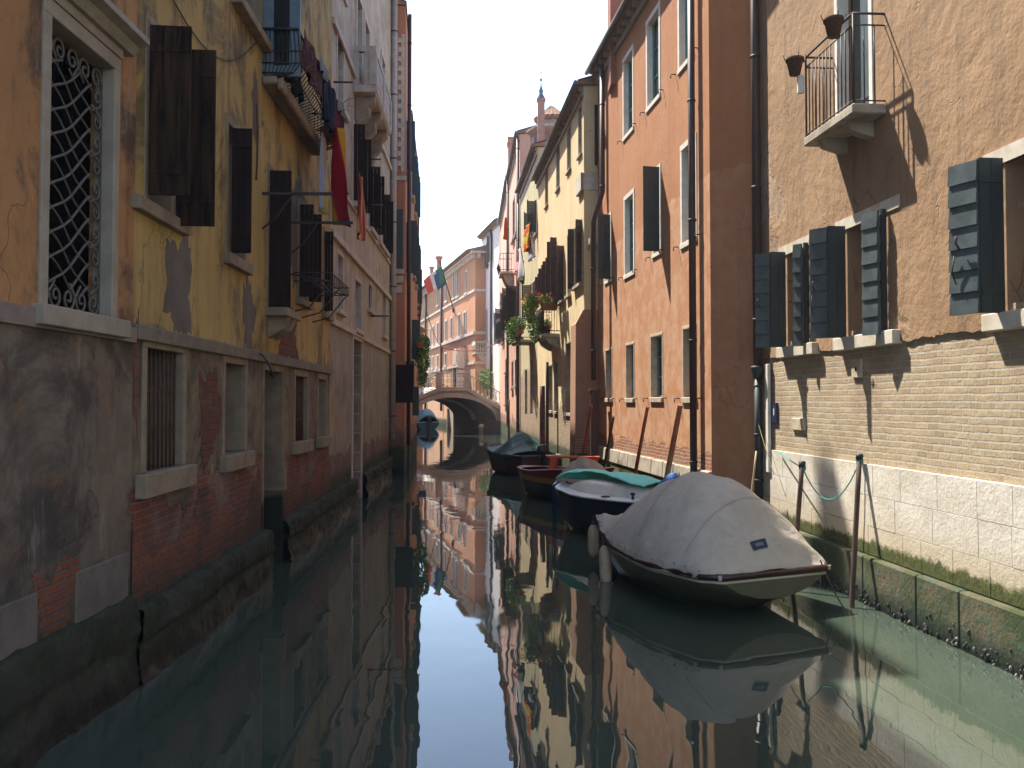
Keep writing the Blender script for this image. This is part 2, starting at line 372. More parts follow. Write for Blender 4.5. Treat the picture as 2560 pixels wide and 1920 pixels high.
def window(h, r, d=.28, fw=.09, proud=.02, fmat=None, pane='glass', sash=None, sill=(.07, .10, .06), shutters=(), smat=None, bars=False, lintel=None, label=None, hooks=True, name='window', sashx=2, sashz=3, nosill=False, deep=None):
    """opening + stone surround + pane, sash, sill, shutter leaves as sub-parts.
    shutters: list of (p, q, z0, z1, style, boards) in wall coordinates."""
    h.open(r, d); x0, x1, z0, z1 = r
    fmat = fmat or M['istria']
    m = frame_mb(r, fw, proud, (deep if deep is not None else d-.05)) if fw else MB()
    if lintel: m.box(x0-lintel[0], x1+lintel[0], -.04, lintel[2], z1, z1+lintel[1])
    if fw == 0 and not lintel:
        m.box(x0+.001, x1-.001, -d+.06, -d+.09, z1-.05, z1-.001)
    w = m.obj(name, fmat, h.root, bevel=.006 if fw else 0, label=label)
    p = MB(); p.box(x0+.004, x1-.004, -d+.004, -d+.02, z0+.004, z1-.004); p.obj('pane', M[pane], w)
    if sash:
        q = MB(); b = .045; y0, y1 = -d+.022, -d+.06
        q.box(x0+.005, x0+b, y0, y1, z0+.005, z1-.005); q.box(x1-b, x1-.005, y0, y1, z0+.005, z1-.005)
        q.box(x0+b, x1-b, y0, y1-.002, z0+.005, z0+b); q.box(x0+b, x1-b, y0, y1-.002, z1-b, z1-.005)
        for i in range(1, sashx): c = x0+(x1-x0)*i/sashx; q.box(c-.025, c+.025, y0, y1-.004, z0+b, z1-b)
        for i in range(1, sashz): c = z0+(z1-z0)*i/sashz; q.box(x0+b, x1-b, y0, y1-.008, c-.012, c+.012)
        q.obj('sash', sash, w)
    if sill and not nosill:
        q = MB(); q.box(x0-fw-sill[2], x1+fw+sill[2], -.06, sill[0], z0-sill[1], z0-.002); q.obj('sill', fmat, w, bevel=.008)
    if bars:
        q = MB(); n = max(3, int((x1-x0)/.11))
        for i in range(n): x = x0+(x1-x0)*(i+.5)/n; q.tube([(x, -.06, z0), (x, -.06, z1)], .011, 6)
        for k in (.33, .66): z = z0+(z1-z0)*k; q.box(x0, x1, -.072, -.064, z-.015, z+.015)
        q.obj('grille', M['rust'], w)
    for i, sh in enumerate(shutters):
        q = MB(); leaf_mb(q, sh[0], sh[1], sh[2], sh[3], .035, sh[5], sh[4]); q.obj('shutter', sh[6] if len(sh) > 6 else (smat or M['greenwood']), w)
    if hooks and shutters:
        pass
    return w
def bifold(x, side, w1, a1, w2, a2, z0, z1, style, nb):
    """two leaves: from hinge x on the wall face; angles in degrees from the wall plane outwards; side=-1 towards smaller x."""
    p = (x, .03); q = (x+side*w1*math.cos(R(a1)), .03+w1*math.sin(R(a1)))
    r_ = (q[0]+side*w2*math.cos(R(a2)), q[1]+w2*math.sin(R(a2)))
    return [(p, q, z0, z1, style, nb), (q, r_, z0, z1, style, nb)]
def pipe(h, pts, r=.06, mat=None, name='downpipe', clips=True):
    m = MB(); m.tube(pts, r, 10)
    o = m.obj(name, mat or M['pipe'], h.root)
    if clips:
        zs = sorted(p[2] for p in pts); z = zs[0]+.8
        while z < zs[-1]:
            for a, b in zip(pts[:-1], pts[1:]):
                if min(a[2], b[2]) <= z <= max(a[2], b[2]) and abs(a[2]-b[2]) > .01:
                    k = (z-a[2])/(b[2]-a[2]); p = Vector(a).lerp(Vector(b), k); c = MB(); c.lathe([(r+.012, -.02), (r+.012, .02)], p, 10); c.obj('pipe_clip', M['iron'], o); break
            z += 2.2
    return o
# ---------------------------------------------------------------- water and ground
def make_water():
    t = MT('canal_water_surface', .012, .5); t.set(t.b, 'IOR', 1.46)
    n1 = t.noise(1.0, 2, .45, sc=(1.3, .75, 1), dist=.6); n2 = t.noise(1.0, 3, .5, sc=(3.6, 2.4, 1), off=(4, 7, 0)); n3 = t.noise(1.0, 2, .5, sc=(.35, .25, 1), off=(9, 1, 0))
    h = t.ma('ADD', t.ma('MULTIPLY', n1, 1.0), t.ma('MULTIPLY', n2, t.rng(t.y, 14, 42, .05, .30))); h = t.ma('ADD', h, t.ma('MULTIPLY', n3, .9))
    calm = t.rng(t.noise(.12, 3, .5, off=(2, 2, 2)), .35, .65, .55, 1.0)
    h = t.ma('MULTIPLY', h, calm)
    col = t.mx(t.rng(t.noise(.35, 4, .6), .35, .65), (.034, .048, .035), (.042, .058, .042))
    return t.done(col, h, .20, .022, t.rng(t.noise(.5, 5, .6, off=(1, 7, 3)), .50, .72, .010, .045))
M['water'] = make_water()
w = MB(); w.quad((-60, -12, 0), (60, -12, 0), (60, 260, 0), (-60, 260, 0)); wo = w.obj('canal_water', M['water']); tag(wo, 'calm dark green canal water mirroring the houses and sky', 'water', kind='structure')
g = MB(); g.quad((-900, -400, -1.6), (900, -400, -1.6), (900, 2000, -1.6), (-900, 2000, -1.6)); go = g.obj('ground', simple('lagoon_mud', (.10, .09, .06), None, .9)); tag(go, 'muddy lagoon ground far below the canal water', 'ground', kind='structure')

# ================================================================= RIGHT SIDE
# ---- near tan house with balcony, brick band and white stone base
R1 = House('tan_house', 'nearest house on the right, tan plaster with brick band and white stone base', (5.05, 4.0), (4.154, 15.95), 12.6,
    wall_mat('tan_rough_plaster', (.345, .215, .12), (.28, .17, .092), (.15, .105, .07), .75, blotch=[(.64, (.31, .22, .15), .45, (3, 3, 9)), (.60, (.40, .275, .175), .33, (8, 3, 2))], bump=.9, bscale=6.0, bdist=.035), z0=3.33)
M['yellowbrick'] = None
_t = MT('yellow_brown_brick', .92, .2)
_c, _f = _t.brick((.46, .355, .225), (.35, .26, .16), (.47, .42, .335), w=.24, h=.078, ms=.012, wob=.016)
_n = _t.noise(3.0, 7, .65); _n2 = _t.noise(22, 6, .7); _n3 = _t.noise(.7, 5, .6, off=(1, 5, 5))
_c = _t.mx(_t.rng(_n, .45, .7, 0, .5), _c, (.44, .35, .24)); _c = _t.mx(_t.rng(_n2, .5, .75, 0, .5), _c, (.16, .105, .06)); _c = _t.mx(_t.rng(_n3, .5, .7, 0, .4), _c, (.25, .17, .11))
_h = _t.ma('ADD', _t.ma('MULTIPLY', _f, -1.0), _t.ma('ADD', _t.ma('MULTIPLY', _n2, .45), _t.ma('MULTIPLY', _n, .5)))
M['yellowbrick'] = _t.done(_c, _h, .9, .025)
b = MB(); b.box(-.0, R1.L, -.6, -.028, 1.60, 3.42); b.obj('brick_band', M['yellowbrick'], R1.root)
# ragged lower edge of the plaster
m = MB(); x = 0.0; z = 3.2
while x < R1.L:
    w_ = rnd.uniform(.02, .11); x2 = min(R1.L, x+w_); z2 = min(3.29, max(3.12, 3.205+.045*mnoise.fractal(Vector((x*1.4, 3, 1)), .9, 2.0, 5)+rnd.uniform(-.012, .012)))
    m.hexa([(x2, -.027, z2), (x, -.027, z), (x, 0, z), (x2, 0, z2), (x2, -.027, 3.33), (x, -.027, 3.33), (x, 0, 3.33), (x2, 0, 3.33)]); x, z = x2, z2
m.obj('plaster_lower_edge', R1.mat, R1.root)
# white stone base in courses of separate blocks
def stone_base_mat():
    t = MT('white_istrian_blocks', .8, .25)
    v = t.noise(1.7, 5, .6, sc=(1, 1, 1.2)); f = t.noise(14, 8, .7); p = t.noise(40, 3, .6)
    col = t.mx(t.rng(v, .35, .65), (.64, .595, .51), (.53, .47, .385)); col = t.mx(t.rng(f, .5, .72, 0, .5), col, (.36, .30, .22)); col = t.mx(t.rng(p, .66, .74, 0, .6), col, (.20, .16, .12))
    lo = t.rng(t.ma('ADD', t.z, t.ma('MULTIPLY', t.ma('SUBTRACT', v, .5), .5)), .8, 1.2, .55, 0); col = t.mx(lo, col, (.44, .34, .20))
    mz = t.ma('ADD', t.z, t.ma('MULTIPLY', t.ma('SUBTRACT', t.noise(4, 8, .75), .5), .35)); col = t.mx(t.rng(mz, .72, .80, 1, 0), col, t.mx(t.rng(f, .35, .65), (.040, .052, .012), (.085, .090, .022)))
    return t.done(col, t.ma('ADD', f, t.ma('MULTIPLY', p, .5)), .6, .015)
M['base'] = stone_base_mat()
m = MB()
for k, (za, zb) in enumerate(((1.33, 1.715), (.95, 1.325), (.60, .945))):
    x = -rnd.uniform(0, .4)
    while x < R1.L-.02:
        w_ = rnd.uniform(.42, .98); x2 = min(R1.L, x+w_)
        if R1.L-x2 < .25: x2 = R1.L
        pr = .012+rnd.uniform(-.0015, .0015); m.box(max(0, x), x2-.007, -.4, pr-.001*k, za, zb); x = x2
m.obj('stone_base', M['base'], R1.root, bevel=.002)
m = MB(); m.box(0, R1.L, -.4, -.004, .5, 1.71); m.obj('base_mortar', simple('dark_mortar', (.12, .095, .07)), R1.root)
def moss_mat(name, dry=(.10, .085, .045), green=(.035, .05, .013), dark=(.018, .028, .018), ztop=.6, fleck=(.03, .075, .05)):
    t = MT(name, .85, .3)
    f = t.noise(9, 8, .7); b_ = t.noise(1.6, 5, .6); z = t.ma('ADD', t.z, t.ma('MULTIPLY', t.ma('SUBTRACT', f, .5), .25))
    col = t.mx(t.rng(b_, .35, .65), green, dry); col = t.mx(t.rng(z, .08, .34, 1, 0), col, dark)
    col = t.mx(t.ma('MULTIPLY', t.rng(f, .52, .62), t.rng(z, .1, .3)), col, fleck); col = t.mx(t.rng(z, .02, .10, .8, 0), col, (.008, .009, .007))
    return t.done(col, t.ma('ADD', f, b_), .8, .04, t.rng(t.z, 0, .5, .35, .9))
M['mossbase'] = moss_mat('algae_covered_stone')
m = MB(); x = 0.0
while x < R1.L-.01:
    w_ = rnd.uniform(.7, 1.4); x2 = min(R1.L, x+w_); m.box(x, x2-.006, -.4, .10, -1.2, .585); x = x2
m.obj('algae_footing', M['mossbase'], R1.root, bevel=.02)
# windows with bifold plank shutters
xh = lambda u, v: R1.sz(u, v)[0]
sg = simple('worn_grey_green_shutter', (.085, .108, .112), (.050, .066, .070), .42, .5, 6, .35, .006)
wins = [((xh(2023.6, 740), xh(1968.6, 740)), .24, 90, .24, 46, .22, 'f'), ((xh(2218, 700), xh(2119, 700)), .24, 90, .26, 34, .30, 'middle'), ((xh(2516, 600)-.95, xh(2516, 600)), .24, 90, .34, 17, .30, 'near')]
for i, ((xa, xb), w1, a1, w2, a2, w3, nm) in enumerate(wins):
    sh = [((xb, .03), (xb, .03+w1), 3.33, 4.80, 'v', 1, M['greenwood']), ((xb, .03+w1), (xb+w2*math.cos(R(a2)), .03+w1+w2*math.sin(R(a2))), 3.33, 4.80, 'h', 7)]  # inner leaf gets a darker wood, its shade put into the colour
    k = xa-(.0, .02, .2)[i]; w3 = (.13, .27, .30)[i]
    sh += [((k, .02), (k-.01, .085), 3.30, 4.80, 'v', 1, M['greenwood']), ((k, .11), (k+w3, .11+.07), 3.30, 4.80, 'h', 7)]  # narrow inner leaf too: shade put into the darker wood
    wo = window(R1, (xa, xb, 3.34, 4.76), .32, 0, 0, M['istria'], 'dark', M['brownwood'], sill=(.09, .17, .30), shutters=sh, smat=sg, lintel=(.34, .15, .018))
    # iron latch on the outer leaf
    q = MB(); cx = xb+w2*math.cos(R(a2))*.5; cy = .03+w1+w2*math.sin(R(a2))*.5+.05
    q.tube([(cx, cy, 3.95), (cx+.02, cy+.03, 4.02), (cx, cy+.03, 4.08)], .012, 6); q.tube([(cx+.05, cy+.01, 3.62), (cx+.09, cy+.03, 3.75), (cx+.06, cy+.02, 3.9)], .007, 6); q.obj('latch', M['iron'], wo)
for (xa, xb), nm, k in ((wins[1][0], 'small clay pot with a green sprig on the sill between the middle plank shutters', .30), (wins[0][0], 'small clay pot on the sill between the farthest plank shutters', .25)):
    e = empty('flower_pot', nm, 'flower pot', R1.loc(xa+k, .0, 3.345), 0, 'pots on the window sills of the tan house'); m = MB(); m.lathe([(.06, 0), (.085, .13), (.10, .13), (.10, .17), (.085, .17), (0, .15)], (0, 0, 0), 14); m.obj('pot', M['terracotta'], e)
    m = MB()
    for q in range(36): m.leaf((rnd.gauss(0, .06), rnd.gauss(0, .06), .20+abs(rnd.gauss(0, .07))), .07, rnd.randint(0, 1))
    m.obj('foliage', [M['leaf'], M['leaf2']], e)
# balcony door
sB0, zB = R1.sz(2217, 284); zB = 5.98; sB1 = R1.sz(2009, 360, .42)[0]; dB = .42
xd0, xd1 = R1.sz(2174, 180)[0], R1.sz(2096, 180)[0]
dr = window(R1, (xd0, xd1, zB+.10, 8.3), .20, .10, .012, M['whitepaint'], 'glass', None, sill=None, name='balcony_door')
q = MB(); leaf_mb(q, (xd0+.01, -.10), (xd0+(xd1-xd0)*.52, -.13), zB+.12, 8.28, .04, 9, 'v'); q.obj('door_leaf', M['bluegrey_wood'], dr)
bal = MB(); bal.box(sB0, sB1, .0, dB, zB-.03, zB+.09); bo = bal.obj('balcony_slab', M['istria_dirty'], R1.root, bevel=.015)
for x in (sB0+.35, sB1-.45):
    q = MB(); q.prism([(x, .001, zB-.03), (x, .34, zB-.03), (x, .30, zB-.13), (x, .001, zB-.22)], (.17, 0, 0)); q.obj('bracket', M['istria_dirty'], bo)
q = MB(); zt = zB+1.19; y = dB-.03
for z, r_ in ((zt, .016), (zt-.14, .011), (zB+.13, .010)):
    q.tube([(sB0+.03, .0, z), (sB0+.03, y, z), (sB1-.03, y, z), (sB1-.03, .0, z)], r_, 8)
nb = 13
for i in range(nb+1):
    x = sB0+.03+(sB1-sB0-.06)*i/nb; top = zt if i in (0, nb) else zt-.14
    q.tube([(x, y, zB+.09), (x, y, top)], .0085 if 0 < i < nb else .014, 6)
for k in (1, 2):
    for x in (sB0+.03, sB1-.03): q.tube([(x, y*k/3, zB+.09), (x, y*k/3, zt-.14)], .0085, 6)
q.obj('railing', M['iron'], R1.root)
M['oldclay'] = simple('old_clay', (.13, .062, .038), (.08, .045, .03), .9, .15, 8, .4)
# pots hanging in iron rings on the balcony rail
def pot_at(house, x, y, z, label, sc=1.0):
    p = house.loc(x, y, z); e = empty('flower_pot', label, 'flower pot', p, math.atan2(house.t.y, house.t.x), 'clay pots hung in iron rings on the balcony rail')
    m = MB(); m.lathe([(.075*sc, -.22*sc), (.115*sc, -.02*sc), (.13*sc, -.02*sc), (.13*sc, .03*sc), (.11*sc, .03*sc), (.10*sc, -.01*sc), (.0, -.015*sc)], (0, 0, 0), 18); m.obj('pot', M['oldclay'], e)
    m = MB(); m.tube([(.122*sc*math.cos(a*.524), .122*sc*math.sin(a*.524), -.025*sc) for a in range(12)], .006, 6, closed=True)
    for a in (0, 1.6, 3.1, 4.7): m.tube([(.13*sc*math.cos(a), .13*sc*math.sin(a), -.03), (.17*sc*math.cos(a), .17*sc*math.sin(a), .05), (.15*sc*math.cos(a), .15*sc*math.sin(a), .09)], .006, 5)
    m.obj('iron_ring', M['iron'], e)
pot_at(R1, sB1+.03, dB+.10, zt-.02, 'clay flower pot in iron ring at far end of the balcony rail', .95)
pot_at(R1, sB0+.22, dB+.13, zt-.02, 'clay flower pot in iron ring at near corner of the balcony rail', .95)
m = MB(); p = R1.loc(sB1+.03, dB+.02, zt-.48); m.box(-.045, .045, -.03, .03, 0, .25); o = m.obj('plastic_canister', M['whitepaint'], bevel=.012, seg=2); o.location = p; tag(o, 'small white plastic canister tied under the far balcony pot', 'canister')
# downpipe, white pipe, plates
pipe(R1, [(R1.L-.10, .10, 12.4), (R1.L-.10, .10, 3.05)], .075)
m = MB(); m.lathe([(.085, 0), (.085, .05), (.12, .16), (.12, .20)], (R1.L-.10, .10, 2.88), 12); m.tube([(R1.L-.10, .10, .9), (R1.L-.10, .10, 2.9)], .065, 10)
for z in (2.75, 1.95, 1.2): m.lathe([(.078, -.02), (.078, .02)], (R1.L-.10, .10, z), 10)
m.obj('lower_downpipe', M['greenwood'], R1.root)
m = MB(); m.box(R1.L-.42, R1.L-.26, .0, .05, 1.35, 3.1); m.obj('white_strip', M['whitepaint'], R1.root, bevel=.006)
m = MB(); x, z = R1.sz(1936, 1032); m.box(x-.10, x+.10, -.03, .006, z-.16, z+.16)
bp = m.obj('number_plate', simple('blue_enamel', (.012, .02, .07), None, .3, .5), R1.root)
m = MB(); m.box(x-.012, x+.022, .006, .010, z-.04, z+.07); m.obj('numeral', M['whitepaint'], bp)
m = MB(); x0, z0 = R1.sz(2010, 1060); x1, z1 = R1.sz(1979, 1057); m.box(x0, x1, -.03, .008, z0-.10, z0+.08); m.obj('stone_plaque', simple('pale_plaque', (.52, .44, .32)), R1.root, bevel=.008)
m = MB(); x, z = R1.sz(2140, 921); m.box(x-.14, x+.14, -.03, .004, z-.12, z+.12); vo = m.obj('vent_stone', simple('pale_vent_stone', (.52, .44, .32)), R1.root, bevel=.006)
m = MB(); m.lathe([(.028, 0), (.028, .01)], (0, 0, 0), 10); m.v = [(x+a, .0045+c*.2, z-.01+b2) for a, b2, c in m.v]; m.obj('vent_hole_disc', M['dark'], vo)  # flat disc; the hole's inner shade is put into its near-black colour
R1.finish(); R1.roof(.5, 18)

# ---- red house with white-framed windows
R2 = House('red_house', 'red-orange plastered house with white-framed tall windows and dark green shutters', (3.469, 16.72), (2.40, 26.6), 11.65,
    wall_mat('red_lime_plaster', (.435, .20, .095), (.385, .165, .072), (.25, .13, .08), .35,
        lower=(6.5, .25, (.505, .285, .165), (.44, .205, .10)), peel=(1.2, 2.1, 1.6, ((.36, .13, .06), (.26, .10, .055), (.42, .32, .22)), (2, 0, 4)), wet=(.9, 1.5, .4), moss=(.92, 1.02), bump=.55, bscale=9))
FM = M['whitepaint']
def w2(u0, u1, vt, vb, **k):
    r = R2.rect(u0, u1, vt, vb); return window(R2, r, .17, .115, .014, FM, 'glass', M['tealpaint'], sill=(.03, .11, .0), **k), r
def hooks(h, r, lbl=None, dx=.30, par=None):
    m = MB()
    for x in (r[0]-dx, r[1]+dx): m.tube([(x, 0, r[2]-.02), (x, .10, r[2]-.02), (x, .10, r[2]-.10)], .012, 6)
    m.obj('shutter_hook', M['iron'], par)
for u0, u1, vt, vb in ((1560, 1582, 140, 330), (1619, 1648, 40, 252), (1699, 1731, -85, 152), (1563, 1584, 492, 682), (1706, 1738, 362, 600)):
    o, r = w2(u0, u1, vt, vb); hooks(R2, r, par=o)
for u0, u1, vt, vb in ((1634, 1650, 428, 632), (1514, 1527, 545, 700)):
    r = R2.rect(u0, u1, vt, vb)
    k = r[0]-.04
    sh = [((k, .03), (k-.04, .38 if u0 > 1600 else .36), r[2]-.02, r[3]+.02, 'v', 3)]
    o = window(R2, r, .18, .10, .012, FM, 'glass', M['tealpaint'], sill=(.03, .085, 0), shutters=sh, smat=simple('slate_green_shutter', (.040, .052, .050), (.030, .040, .039), .5, .4, 4, .2)); hooks(R2, r, par=o)
for u0, u1, vt, vb in ((1515, 1530, 876, 995), (1566, 1585, 862, 995), (1628, 1656, 840, 993), (1709, 1740, 820, 993)):
    r = R2.rect(u0, u1, vt, vb)
    o = window(R2, r, .19, .055, .010, simple('cream_stone_trim', (.55, .44, .32)), 'glass', M['tealpaint'], sill=(.04, .11, .02)); hooks(R2, r, par=o)
m = MB(); x = .0
while x < R2.L:
    w_ = rnd.uniform(.7, 1.5); x2 = min(R2.L, x+w_); m.hexa([(x2-.02, -.2, 0.93), (x, -.2, .93), (x, .085, .93), (x2-.02, .085, .93), (x2-.02, -.2, 1.27), (x, -.2, 1.28), (x, .06, 1.28), (x2-.02, .06, 1.27)]); x = x2
m.obj('stone_plinth', M['istria_dirty'], R2.root, bevel=.025, seg=2)
m = MB(); m.box(0, R2.L, -.3, .05, -1.2, .92); m.obj('algae_footing', moss_mat('green_algae_footing', (.13, .12, .05), (.075, .085, .02), (.02, .025, .014)), R2.root)
pipe(R2, [(.70, .11, 11.6), (.70, .11, .6)], .065)
sx = R2.sz(1515, 400)[0]
pipe(R2, [(sx, .10, 11.6), (sx, .10, 8.1), (sx+.1, .33, 7.3), (sx+.1, .33, 3.05)], .07)
m = MB(); m.box(sx, sx+.2, .22, .42, .6, 2.75); m.box(sx-.03, sx+.23, .19, .45, 2.75, 2.83); m.obj('pipe_casing', M['pipe'], R2.root, bevel=.01)
def toloc(h, X, Y): d = Vector((X, Y, 0))-h.P0; return d.dot(h.t), d.dot(h.n)
cx, cy = toloc(R2, 4.16, 15.90); m = MB()
m.prism([(0, 0, -1.2), (cx, cy, -1.2), (cx+.5, cy-.6, -1.2), (.6, -.6, -1.2)], (0, 0, 12.84)); m.obj('canted_corner_wall', wall_mat('orange_corner_plaster', (.47, .20, .088), (.42, .17, .07), (.26, .12, .065), .3, lower=(6.5, .25, (.50, .235, .125), (.44, .19, .09)), moss=(.92, 1.02), bump=.4), R2.root)
R2.finish(); R2.roof(.24, 17)
def chimney(name, label, p, w, d, zb, zt, mat, rz=0, flare=True, group=None, th=None):
    e = empty(name, label, 'chimney', (p[0], p[1], zb), rz, group)
    m = MB(); m.box(-w/2, w/2, -d/2, d/2, 0, zt-zb); m.obj('stack', mat, e)
    m = MB(); h = zt-zb
    if flare:
        n = m.add([(-w/2, -d/2, h), (w/2, -d/2, h), (w/2, d/2, h), (-w/2, d/2, h), (-w*.85, -d*.85, h+w*.8), (w*.85, -d*.85, h+w*.8), (w*.85, d*.85, h+w*.8), (-w*.85, d*.85, h+w*.8)])
        for q in ((4,5,6,7), (0,1,5,4), (1,2,6,5), (2,3,7,6), (3,0,4,7)): m.face([n+i for i in q])
        m.box(-w*.9, w*.9, -d*.9, d*.9, h+w*.8, h+w*.88)
        n = m.add([(-w*.9, -d*.9, h+w*.88), (w*.9, -d*.9, h+w*.88), (w*.9, d*.9, h+w*.88), (-w*.9, d*.9, h+w*.88), (0, 0, h+w*1.3)])
        for q in ((0,1,4), (1,2,4), (2,3,4), (3,0,4)): m.face([n+i for i in q])
    else:
        m.box(-w/2-.06, w/2+.06, -d/2-.06, d/2+.06, h, h+.10); m.box(-w/2+.08, w/2-.08, -d/2+.08, d/2-.08, h+.10, h+.35); m.box(-w/2-.02, w/2+.02, -d/2-.02, d/2+.02, h+.35, h+.43)
    m.obj('chimney_cap', mat, e); return e
p = at(1537, 60, 24.6); chimney('chimney', 'broad red brick chimney on the red house roof beside the top gutter', (p.x+.1, 24.6), .5, .7, 10.6, 14.0, simple('red_chimney_plaster', (.36, .14, .08), (.26, .10, .06)), 0, False)

M['plum'] = simple('plum_brown_shutter', (.075, .042, .032), (.05, .028, .022), .6, .3, 6, .3)
# ---- yellow house
R3 = House('yellow_house', 'pale yellow plastered house with rows of brown shutters and a flowered balcony', (2.01, 26.65), (1.03, 38.4), 11.35,
    wall_mat('yellow_lime_plaster', (.69, .56, .335), (.62, .48, .26), (.38, .29, .18), .35, blotch=[(.66, (.40, .31, .19), .9, (6, 2, 2))],
        peel=(1.4, 3.6, .8, ((.36, .25, .14), (.27, .18, .10), (.42, .36, .27)), (5, 1, 1)), wet=(.7, 1.5, .6), moss=(.95, 1.1)))
for u0, u1, vt, vb in ((1446.5, 1454.5, 268, 388), (1418.5, 1427, 322, 426), (1391.5, 1399, 362, 472), (1363.5, 1370, 426, 514)):
    r = R3.rect(u0, u1, vt, vb); window(R3, r, .22, .05, .01, M['istria_dirty'], 'dark', M['brownwood'], sill=(.06, .07, .04))
for u0, u1, vt, vb, wd_ in ((1437, 1455, 562, 712, .17), (1400, 1410, 622, 752, .22), (1384, 1391, 600, 745, .20), (1371, 1377, 650, 735, .18), (1360, 1366, 668, 735, .18), (1351, 1356, 690, 735, .18)):
    r = R3.rect(u0, u1, vt, vb)
    sh = [((r[0]-.03, .02), (r[0]-.10, .02+wd_), r[2]-.03, r[3]+.03, 'h', 9), ((r[1]+.03, .02), (r[1]+.10, .02+wd_), r[2]-.03, r[3]+.03, 'h', 9)]
    window(R3, r, .22, .05, .01, M['istria_dirty'], 'dark', M['brownwood'], sill=(.10, .10, .05), shutters=sh, smat=M['plum'])
for u0, u1, vt, vb in ((1419, 1427, 587, 737),):
    r = R3.rect(u0, u1, vt, vb); window(R3, r, .22, .05, .01, M['istria_dirty'], 'glass', M['brownwood'], sill=(.10, .10, .05))
for u0, u1, vt, vb in ((1415, 1428, 858, 1032), (1441.5, 1449, 842, 1030), (1386, 1394, 910, 1028), (1371, 1381, 915, 1026)):
    r = R3.rect(u0, u1, vt, vb); window(R3, r, .30, .07, .012, M['istria_dirty'], 'dark', M['brownwood'], sill=(.05, .10, .03))
# battered corner buttress with stone cap
m = MB(); zc = 4.9
m.hexa([(-.02, -.4, -1.2), (-.02, .28, -1.2), (1.05, .28, -1.2), (1.05, -.4, -1.2), (-.02, -.4, zc-.25), (-.02, .24, zc-.25), (.95, .24, zc-.25), (.95, -.4, zc-.25)][::1])
m.hexa([(-.02, -.4, zc-.25), (-.02, .24, zc-.25), (.95, .24, zc-.25), (.95, -.4, zc-.25), (-.02, -.4, zc+.15), (-.02, .02, zc+.15), (.9, .02, zc-.02), (.9, -.4, zc-.02)])
m.obj('corner_buttress', wall_mat('buttress_plaster', (.40, .22, .13), (.33, .18, .11), (.16, .11, .08), .6, peel=(1.0, 2.2, 1.5, ((.36, .13, .06), (.26, .10, .055), (.42, .32, .22)), (1, 1, 1)), moss=(.95, 1.1)), R3.root)
m = MB(); m.box(-.03, .95, .001, .09, 8.4, 8.9); m.box(-.03, 0, -.45, .09, 8.4, 8.9); m.obj('corner_stone', M['istria'], R3.root, bevel=.015)
m = MB(); leaf_mb(m, (-.04, -.30), (-.04, -.62), 9.1, 10.8, .04, 8, 'v'); m.obj('side_shutter', M['brownwood'], R3.root)
m = MB(); m.prism([(-.02, -.10, 7.0), (-.35, -.10, 7.0), (-.30, -.10, 6.85), (-.02, -.10, 6.72)], (0, -.6, 0)); m.obj('side_bracket', M['istria'], R3.root)
# flowered balcony
xb0 = R3.sz(1399, 815)[0]; zb0 = 4.72; xb1 = xb0+2.3
m = MB(); m.box(xb0, xb1, .0, .55, zb0-.10, zb0+.03); bo = m.obj('balcony_slab', M['istria_dirty'], R3.root, bevel=.015)
for x in (xb0+.08, xb1-.28):
    m = MB(); m.prism([(x, .001, zb0-.10), (x, .46, zb0-.10), (x, .38, zb0-.26), (x, .14, zb0-.42), (x, .001, zb0-.46)], (.20, 0, 0)); m.obj('bracket', M['istria_dirty'], bo)
m = MB(); y = .52
for z in (zb0+.95, zb0+.12): m.tube([(xb0+.03, 0, z), (xb0+.03, y, z), (xb1-.03, y, z), (xb1-.03, 0, z)], .016, 6)
n = int((xb1-xb0)/.12)
for i in range(n+1): x = xb0+.03+(xb1-xb0-.06)*i/n; m.tube([(x, y, zb0+.03), (x, y, zb0+.95)], .009, 5)
for k in range(1, 6): m.tube([(xb0+.03, y*k/6, zb0+.03), (xb0+.03, y*k/6, zb0+.95)], .009, 5)
m.obj('railing', M['iron'], R3.root)
R3.finish(); R3.roof(.18, 17)

